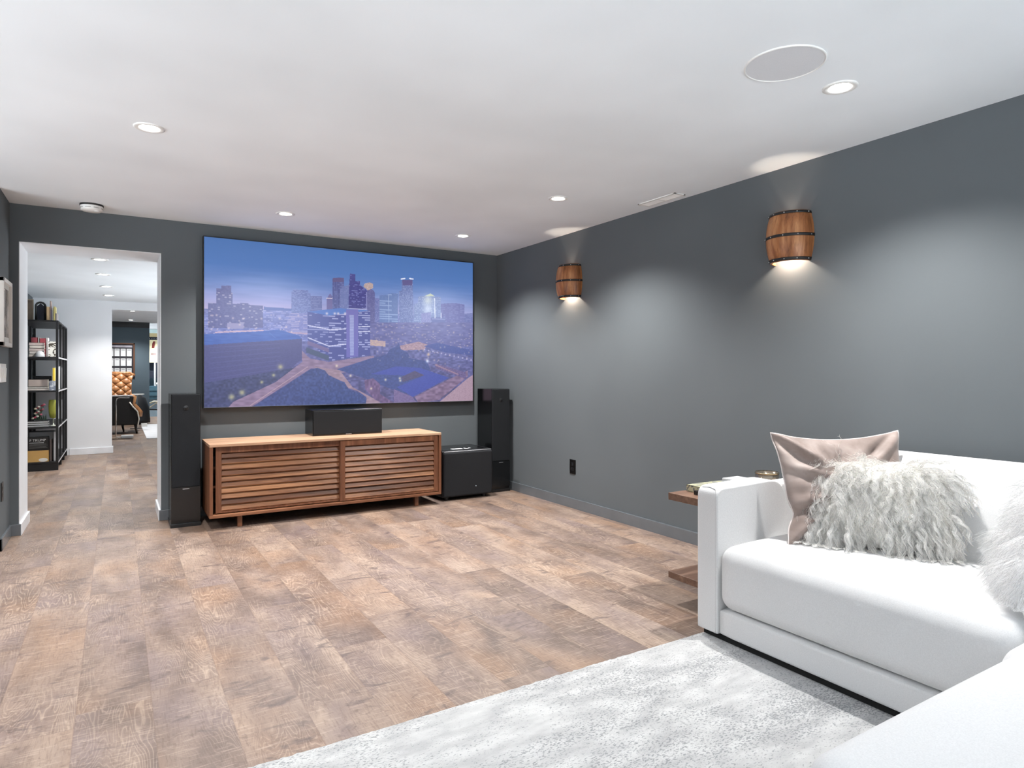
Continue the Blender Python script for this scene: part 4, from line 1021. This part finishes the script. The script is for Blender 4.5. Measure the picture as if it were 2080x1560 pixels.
# fourth board
for k in range(3):
    book(('bottom', 'middle', 'top')[k] + ' black covered album of the stack below the flowers', -0.912, -0.70 - 0.004 * k, Yk - 0.01, Yk + 0.18, BZ[1] + 0.023 * k, BZ[1] + 0.023 * k + 0.0225, (40, 41, 44), pages=(214, 214, 212), group=G, spine='none')
t = thing('flower_arrangement', 'small bunch of toy flowers with pink and cream petals on the black albums', 'flowers', (-0.80, Yk + 0.06, BZ[1] + 0.069))
MB().box(-0.05, 0.05, -0.03, 0.03, 0, 0.014).build('planter', plain((60, 62, 60), 0.5), t)
r = random.Random(3)
for k in range(15):
    h = 0.03 + 0.016 * k * 0.72; x = -0.06 + 0.018 * (k % 5) + r.uniform(-.01, .01) + 0.03 * h / 0.2; y = r.uniform(-0.035, 0.02)
    s = MB().tube([(0, 0, 0.01), (x * 0.5, y * 0.5, h * 0.6), (x, y, h)], 0.003, 5).build('stem', plain((48, 84, 52), 0.6), t)
    c = [(226, 214, 190), (200, 70, 100), (236, 226, 214), (150, 40, 66), (214, 120, 140)][k % 5]
    MB().ball((x, y, h), 0.015, sz=0.8, seg=10, rings=6).build('blossom', plain(c, 0.5), s, smooth=True)
for k in range(6): MB().prism([(-0.05 + k * 0.02, 0.012), (-0.03 + k * 0.02, 0.012), (-0.045 + k * 0.022, 0.06 + 0.01 * (k % 3))], 'y', -0.004, 0.002).build('leaf', plain((34, 62, 42), 0.6), t)
t = thing('green_vase', 'tall yellow green glass vase at the right of the fourth board', 'vase', (-0.665, Yk + 0.10, BZ[1]))
MB().lathe([(0.0, 0.09), (0.036, 0.10), (0.046, 0.16), (0.050, 0.24), (0.046, 0.30), (0.040, 0.315)], seg=24).build('vessel', plain((186, 190, 84), 0.15), t, smooth=True)
MB().lathe([(0.0, 0.0), (0.034, 0.0), (0.034, 0.006), (0.008, 0.012), (0.007, 0.09), (0.0, 0.095)], seg=20).build('pedestal', plain((200, 204, 190), 0.2), t, smooth=True)
# bottom board
t = thing('board_game_box', 'black and gold game box with white lettering on the lowest board', 'box', (-0.80, Yk - 0.02, BZ[0]))
MB().box(-0.105, 0.098, 0.0, 0.07, 0.135, 0.295).build('upper_panel', plain((26, 24, 24), 0.5), t)
MB().box(-0.105, 0.098, 0.0, 0.07, 0.0, 0.1345).build('lower_panel', plain((206, 164, 98), 0.5), t)
text('lettering', 'F TRUMP', 0.040, plain((220, 220, 218), 0.5), t, (-0.088, -0.001, 0.243), (PI / 2, 0, 0))
for k in range(4): MB().box(-0.09, 0.085 - 0.01 * (k % 2), -0.001, 0.0, 0.165 + k * 0.014, 0.169 + k * 0.014).build('text_line', plain((110, 110, 108), 0.6), t)
MB().box(-0.09, 0.05, -0.001, 0.0, 0.222, 0.230).build('text_line', plain((180, 180, 178), 0.6), t)
MB().prism([(0.0 + 0.045 * math.cos(a) + 0.045, 0.022 + 0.022 * math.sin(a)) for a in [2 * PI * k / 20 for k in range(20)]], 'y', -0.0012, 0.0).build('seal', plain((232, 228, 220), 0.5), t)
tag(MB().box(-0.90, -0.66, Yk + 0.10, Yk + 0.30, BZ[0], BZ[0] + 0.345).build('storage_box', plain((172, 174, 176), 0.6), None, bevel=0.004), 'big light grey storage box behind the game box on the lowest board', 'box')
book('brown notebook standing right of the game box on the lowest board', -0.697, -0.672, Yk, Yk + 0.09, BZ[0], BZ[0] + 0.26, (92, 80, 76), group=G)
tag(MB().box(-0.655, -0.622, Yk + 0.0, Yk + 0.16, BZ[0], BZ[0] + 0.35).build('ring_binder', plain((230, 231, 234), 0.4), None, bevel=0.002), 'white ring binder at the right end of the lowest board', 'binder')

# ------------------------------------------------------------------ far room
t = thing('club_armchair', 'black armchair lined with tufted tan leather in the far room', 'armchair', (0.02, 14.45, 0), 0.0)
leather = wood('tan_leather', (132, 84, 50), (170, 116, 74), (208, 158, 112), 'z', rough=0.35)
blk = plain((30, 28, 28), 0.8)
# side panel facing the hall, scrolled front edge on the right
MB().prism([(-0.45, 0.17), (0.30, 0.17), (0.34, 0.30), (0.30, 0.44), (0.22, 0.56), (0.24, 0.70), (0.18, 0.735), (-0.45, 0.735)], 'y', -0.30, -0.20).build('side_panel', blk, t, bevel=0.02)
MB().prism([(-0.45, 0.17), (0.30, 0.17), (0.34, 0.30), (0.30, 0.44), (0.22, 0.56), (0.24, 0.70), (0.18, 0.735), (-0.45, 0.735)], 'y', 0.26, 0.36).build('side_panel', blk, t, bevel=0.02)
MB().tube([(0.17, -0.24, 0.73), (0.245, -0.24, 0.69), (0.225, -0.24, 0.57), (0.30, -0.24, 0.46), (0.345, -0.24, 0.40), (0.345, -0.24, 0.32)], [0.045, 0.05, 0.045, 0.05, 0.05, 0.035], 10).build('arm_scroll', leather, t, smooth=True)
MB().tube([(0.17, -0.30, 0.60), (0.22, -0.305, 0.52), (0.30, -0.305, 0.42), (0.325, -0.305, 0.28), (0.30, -0.305, 0.13)], 0.012, 8).build('nail_trim', plain((226, 218, 206), 0.4), t, smooth=True)
MB().box(-0.42, 0.30, -0.20, 0.26, 0.17, 0.40).build('seat', leather, t, bevel=0.03)
# tufted backrest: diamond pattern of puffs
bk = MB(); nx, nz_ = 72, 72
def tuft(u, v):
    a, b2 = u * 6.0, v * 6.0
    return 0.5 * abs(math.sin(PI * (a + b2) / 2)) ** 0.5 + 0.5 * abs(math.sin(PI * (a - b2) / 2)) ** 0.5
for j in range(nz_ + 1):
    for i in range(nx + 1):
        u, v = i / nx, j / nz_; lean = 0.10 * v
        wv = 0.24 + 0.05 * v
        bk.v.append((-0.06 + (u - .5) * 2 * wv, 0.06 + lean - 0.05 * tuft(u, v) , 0.70 + 0.45 * v - 0.03 * (2 * u - 1) ** 2 * v))
bk.f = [(j * (nx + 1) + i, j * (nx + 1) + i + 1, (j + 1) * (nx + 1) + i + 1, (j + 1) * (nx + 1) + i) for j in range(nz_) for i in range(nx)]; bk.m = [0] * len(bk.f)
n0 = len(bk.v)
bk.prism([(0.06, 0.70), (0.14, 0.70), (0.24, 1.15), (0.155, 1.15)], 'x', -0.33, 0.21)
bk.build('backrest', leather, t, smooth=False)
MB().tube([(-0.36, 0.16, 1.15), (0.17, 0.16, 1.15), (0.23, 0.18, 1.12), (0.26, 0.19, 1.10)], 0.025, 8).build('back_rail', leather, t, smooth=True)
for x, y in ((0.27, -0.26), (0.06, 0.28), (-0.40, -0.26), (-0.40, 0.28)):
    MB().tube([(x, y, 0.18), (x + 0.005, y, 0.10), (x + 0.02, y, 0.0)], [0.03, 0.022, 0.014], 8).build('leg', plain((26, 18, 14), 0.3), t, smooth=True)
t = thing('c_table', 'slim chrome c-shaped side table with white top before the armchair', 'side table', (0.08, 13.45, 0))
MB().box(-0.19, 0.15, -0.10, 0.10, 0.735, 0.752).build('tabletop', plain((206, 208, 212), 0.25), t, bevel=0.003)
MB().tube([(0.10, -0.08, 0.715), (-0.06, -0.08, 0.715), (-0.095, -0.08, 0.70), (-0.105, -0.08, 0.66), (-0.105, -0.08, 0.02)], 0.009, 8).build('pole', M['chrome'], t, smooth=True)
MB().box(-0.105, 0.0, -0.09, -0.07, 0.008, 0.022).box(-0.03, 0.16, -0.12, 0.12, 0.0, 0.035).build('base', plain((220, 220, 220), 0.3), t, bevel=0.004)
t = thing('round_stool', 'dark curved tub seat standing against the blue wall in the far room', 'seat', (0.34, 16.75, 0))
MB().lathe([(0.0, 0.04), (0.27, 0.04), (0.285, 0.12), (0.27, 0.36), (0.20, 0.58), (0.10, 0.66), (0.0, 0.68)], seg=32).build('shell', plain((34, 36, 40), 0.6), t, smooth=True)
MB().lathe([(0.22, 0.0), (0.24, 0.04)], seg=24).build('plinth', M['black_satin'], t)
t = thing('pedestal_table', 'small round pale pedestal table behind the armchair', 'side table', (0.33, 15.35, 0))
MB().lathe([(0.0, 0.70), (0.14, 0.70), (0.14, 0.72), (0.0, 0.72)], seg=24).build('tabletop', plain((216, 216, 212), 0.3), t)
MB().lathe([(0.12, 0.0), (0.12, 0.012), (0.016, 0.02), (0.016, 0.70)], seg=16).build('pedestal', M['chrome'], t)
tag(MB().box(0.425, 0.53, 15.7, 15.9, 0.0, 0.075).build('storage_box', plain((214, 212, 208), 0.5), None), 'small white box on the far room floor beside the tub seat', 'box')
q = MB().box(0.43, 2.0, 12.95, 16.4, 0.0, 0.012).build('far_rug', plain((226, 228, 232), 0.95, 0.1), None); tag(q, 'plain white rug on the floor of the far room', 'rug')
t = thing('memo_board', 'dark framed board of twelve white sheets on the far blue wall', 'picture', (-0.13, YF, 1.44))
f = MB(); W, Hh, b = 0.465, 0.39, 0.03
f.box(-W, W, -0.03, 0, Hh - b, Hh).box(-W, W, -0.03, 0, -Hh, -Hh + b).box(-W, -W + b, -0.03, 0, -Hh, Hh).box(W - b, W, -0.03, 0, -Hh, Hh)
f.build('picture_frame', plain((110, 74, 54), 0.4), t, bevel=0.003)
MB().box(-W + 0.02, W - 0.02, -0.012, -0.002, -Hh + 0.02, Hh - 0.02).build('backing', plain((40, 38, 46), 0.6), t)
for i in range(7):
    for j in range(3):
        cx = -0.355 + i * 0.118; cz = 0.175 - j * 0.222
        if cx > 0.37: continue
        sh = MB().box(cx - 0.049, cx + 0.049, -0.016, -0.012, cz - 0.085, cz + 0.085).build('paper_sheet', plain((226, 228, 230), 0.6), t)
        MB().box(cx - 0.034, cx + 0.034, -0.0165, -0.016, cz + 0.045, cz + 0.065).build('print_mark', plain((160, 162, 166), 0.6), sh)
MB().box(-W + 0.05, W - 0.05, -0.014, -0.012, 0.29, 0.335).build('title_strip', plain((180, 178, 190), 0.6, var=0.4), t)
# room behind: banners, shelf, cabinet seen past the end of the blue wall
t = thing('hanging_banner', 'cream banner with a dark red emblem hanging past the far blue wall', 'banner', (0.83, 19.6, 0))
MB().box(-0.16, 0.10, 0.0, 0.01, 1.42, 2.02).build('cloth', plain((232, 222, 178), 0.7), t)
MB().prism([(-0.06, 1.80), (0.0, 1.80), (0.02, 1.98), (-0.02, 1.99), (-0.05, 1.92)], 'y', -0.004, 0.0).build('emblem', plain((120, 44, 40), 0.6), t)
MB().box(-0.08, 0.05, -0.004, 0.0, 1.62, 1.67).build('motif', plain((130, 110, 110), 0.6, var=0.4), t)
t = thing('sky_print', 'pale blue and tan print above the cream banner', 'picture', (0.83, 19.61, 2.10))  # flat unframed print, hung clear of the panel behind it
MB().box(-0.16, 0.10, 0.0, 0.012, 0.10, 0.20).build('upper_panel', plain((200, 222, 220), 0.6), t)
MB().box(-0.16, 0.10, 0.0, 0.012, 0.0, 0.0995).build('lower_panel', plain((196, 178, 132), 0.6), t)
t = thing('wall_panel', 'dark navy dotted strip and wall behind the banner', 'wall panel', (0.9, 19.75, 0))
MB().box(-0.4, 0.6, 0, 0.03, 1.0, 2.31).build('board', plain((24, 30, 44), 0.5), t)
for k in range(5): MB().ball((-0.22 + 0.05 * k, -0.002, 2.06), 0.007, seg=8, rings=6).build('stud', plain((220, 220, 226), 0.4), t)
t = thing('teal_cabinet', 'low teal cabinet under the banner in the last room', 'cabinet', (0.9, 19.3, 0))
MB().box(-0.4, 0.6, 0.0, 0.35, 0.45, 0.80).build('body', plain((62, 96, 112), 0.4), t, bevel=0.005)
for z in (0.55, 0.68): MB().box(-0.39, 0.59, -0.008, 0.0, z, z + 0.09).build('drawer', plain((78, 114, 130), 0.35), t)
MB().box(-0.38, 0.58, 0.04, 0.31, 0.0, 0.45).build('plinth', plain((150, 176, 192), 0.5), t)
tag(MB().lathe([(0.0, 0.0), (0.02, 0.0), (0.02, 0.70), (0.0, 0.70)], (0.83, 19.36, 0.80), 12).build('white_rod', plain((222, 226, 228), 0.4), None), 'thin white rod standing on the teal cabinet', 'rod')
tag(MB().lathe([(0.0, 0.0), (0.03, 0.0), (0.034, 0.09), (0.0, 0.09)], (0.895, 19.38, 0.80), 16).build('white_cup', plain((236, 234, 230), 0.4), None, smooth=True), 'white cup on the teal cabinet beside the rod', 'cup')
t = thing('bentwood_stool', 'pale bentwood framed stool with black base in front of the teal cabinet', 'stool', (0.84, 18.8, 0))
MB().tube([(-0.18, 0, 0.36), (-0.05, 0, 0.42), (0.1, 0, 0.40), (0.2, 0, 0.30)], 0.02, 8).tube([(-0.18, 0, 0.24), (0.0, 0, 0.38), (0.16, 0, 0.20)], 0.018, 8).build('frame', plain((224, 220, 196), 0.5), t, smooth=True)
MB().tube([(-0.2, 0, 0.22), (0.2, 0, 0.20)], 0.02, 8).build('crossbar', M['black_satin'], t, smooth=True)
for x in (-0.16, 0.16): MB().tube([(x, 0, 0.22), (x, 0.0, 0.0)], 0.012, 6).build('leg', M['black_satin'], t)

# ------------------------------------------------------------------ added world light outside the openings, camera, view
UPLIGHT, SKY = 8.0, 0.38
w = bpy.data.worlds.new('fill_daylight'); scn.world = w; w.use_nodes = True
bg = w.node_tree.nodes['Background']; # added fill: bright below the horizon to up-light the ceilings, dim above
wt = w.node_tree; tc = wt.nodes.new('ShaderNodeTexCoord'); sp = wt.nodes.new('ShaderNodeSeparateXYZ'); wt.links.new(tc.outputs['Generated'], sp.inputs[0])
mr = wt.nodes.new('ShaderNodeMapRange'); mr.inputs[1].default_value = -0.22; mr.inputs[2].default_value = -0.10; mr.inputs[3].default_value = UPLIGHT; mr.inputs[4].default_value = SKY
wt.links.new(sp.outputs[2], mr.inputs[0]); wt.links.new(mr.outputs[0], bg.inputs[1]); bg.inputs[0].default_value = (0.86, 0.935, 1.0, 1)

cam = bpy.data.cameras.new('camera'); co = bpy.data.objects.new('camera', cam); COL.objects.link(co)
cam.sensor_fit = 'HORIZONTAL'; cam.sensor_width = 36.0; cam.lens = 1312.0 / 2080 * 36.0
cam.shift_x = 0.0; cam.shift_y = -24.5 / 2080
cam.clip_start = 0.05; cam.clip_end = 100
co.location = (0, 0, CAMZ); co.rotation_euler = (PI / 2, 0, math.radians(-31.4))
scn.camera = co
vs = scn.view_settings; scn.display_settings.display_device = 'sRGB'
vs.view_transform = 'Standard'; vs.look = 'None'; vs.gamma = 1.0; vs.use_curve_mapping = False; vs.exposure = 0.4
scn.cycles.use_denoising = True
scn.cycles.max_bounces = 12; scn.cycles.diffuse_bounces = 8; scn.cycles.transmission_bounces = 12; scn.cycles.glossy_bounces = 8; scn.cycles.sample_clamp_indirect = 6.0
scn.cycles.caustics_reflective = False; scn.cycles.caustics_refractive = False
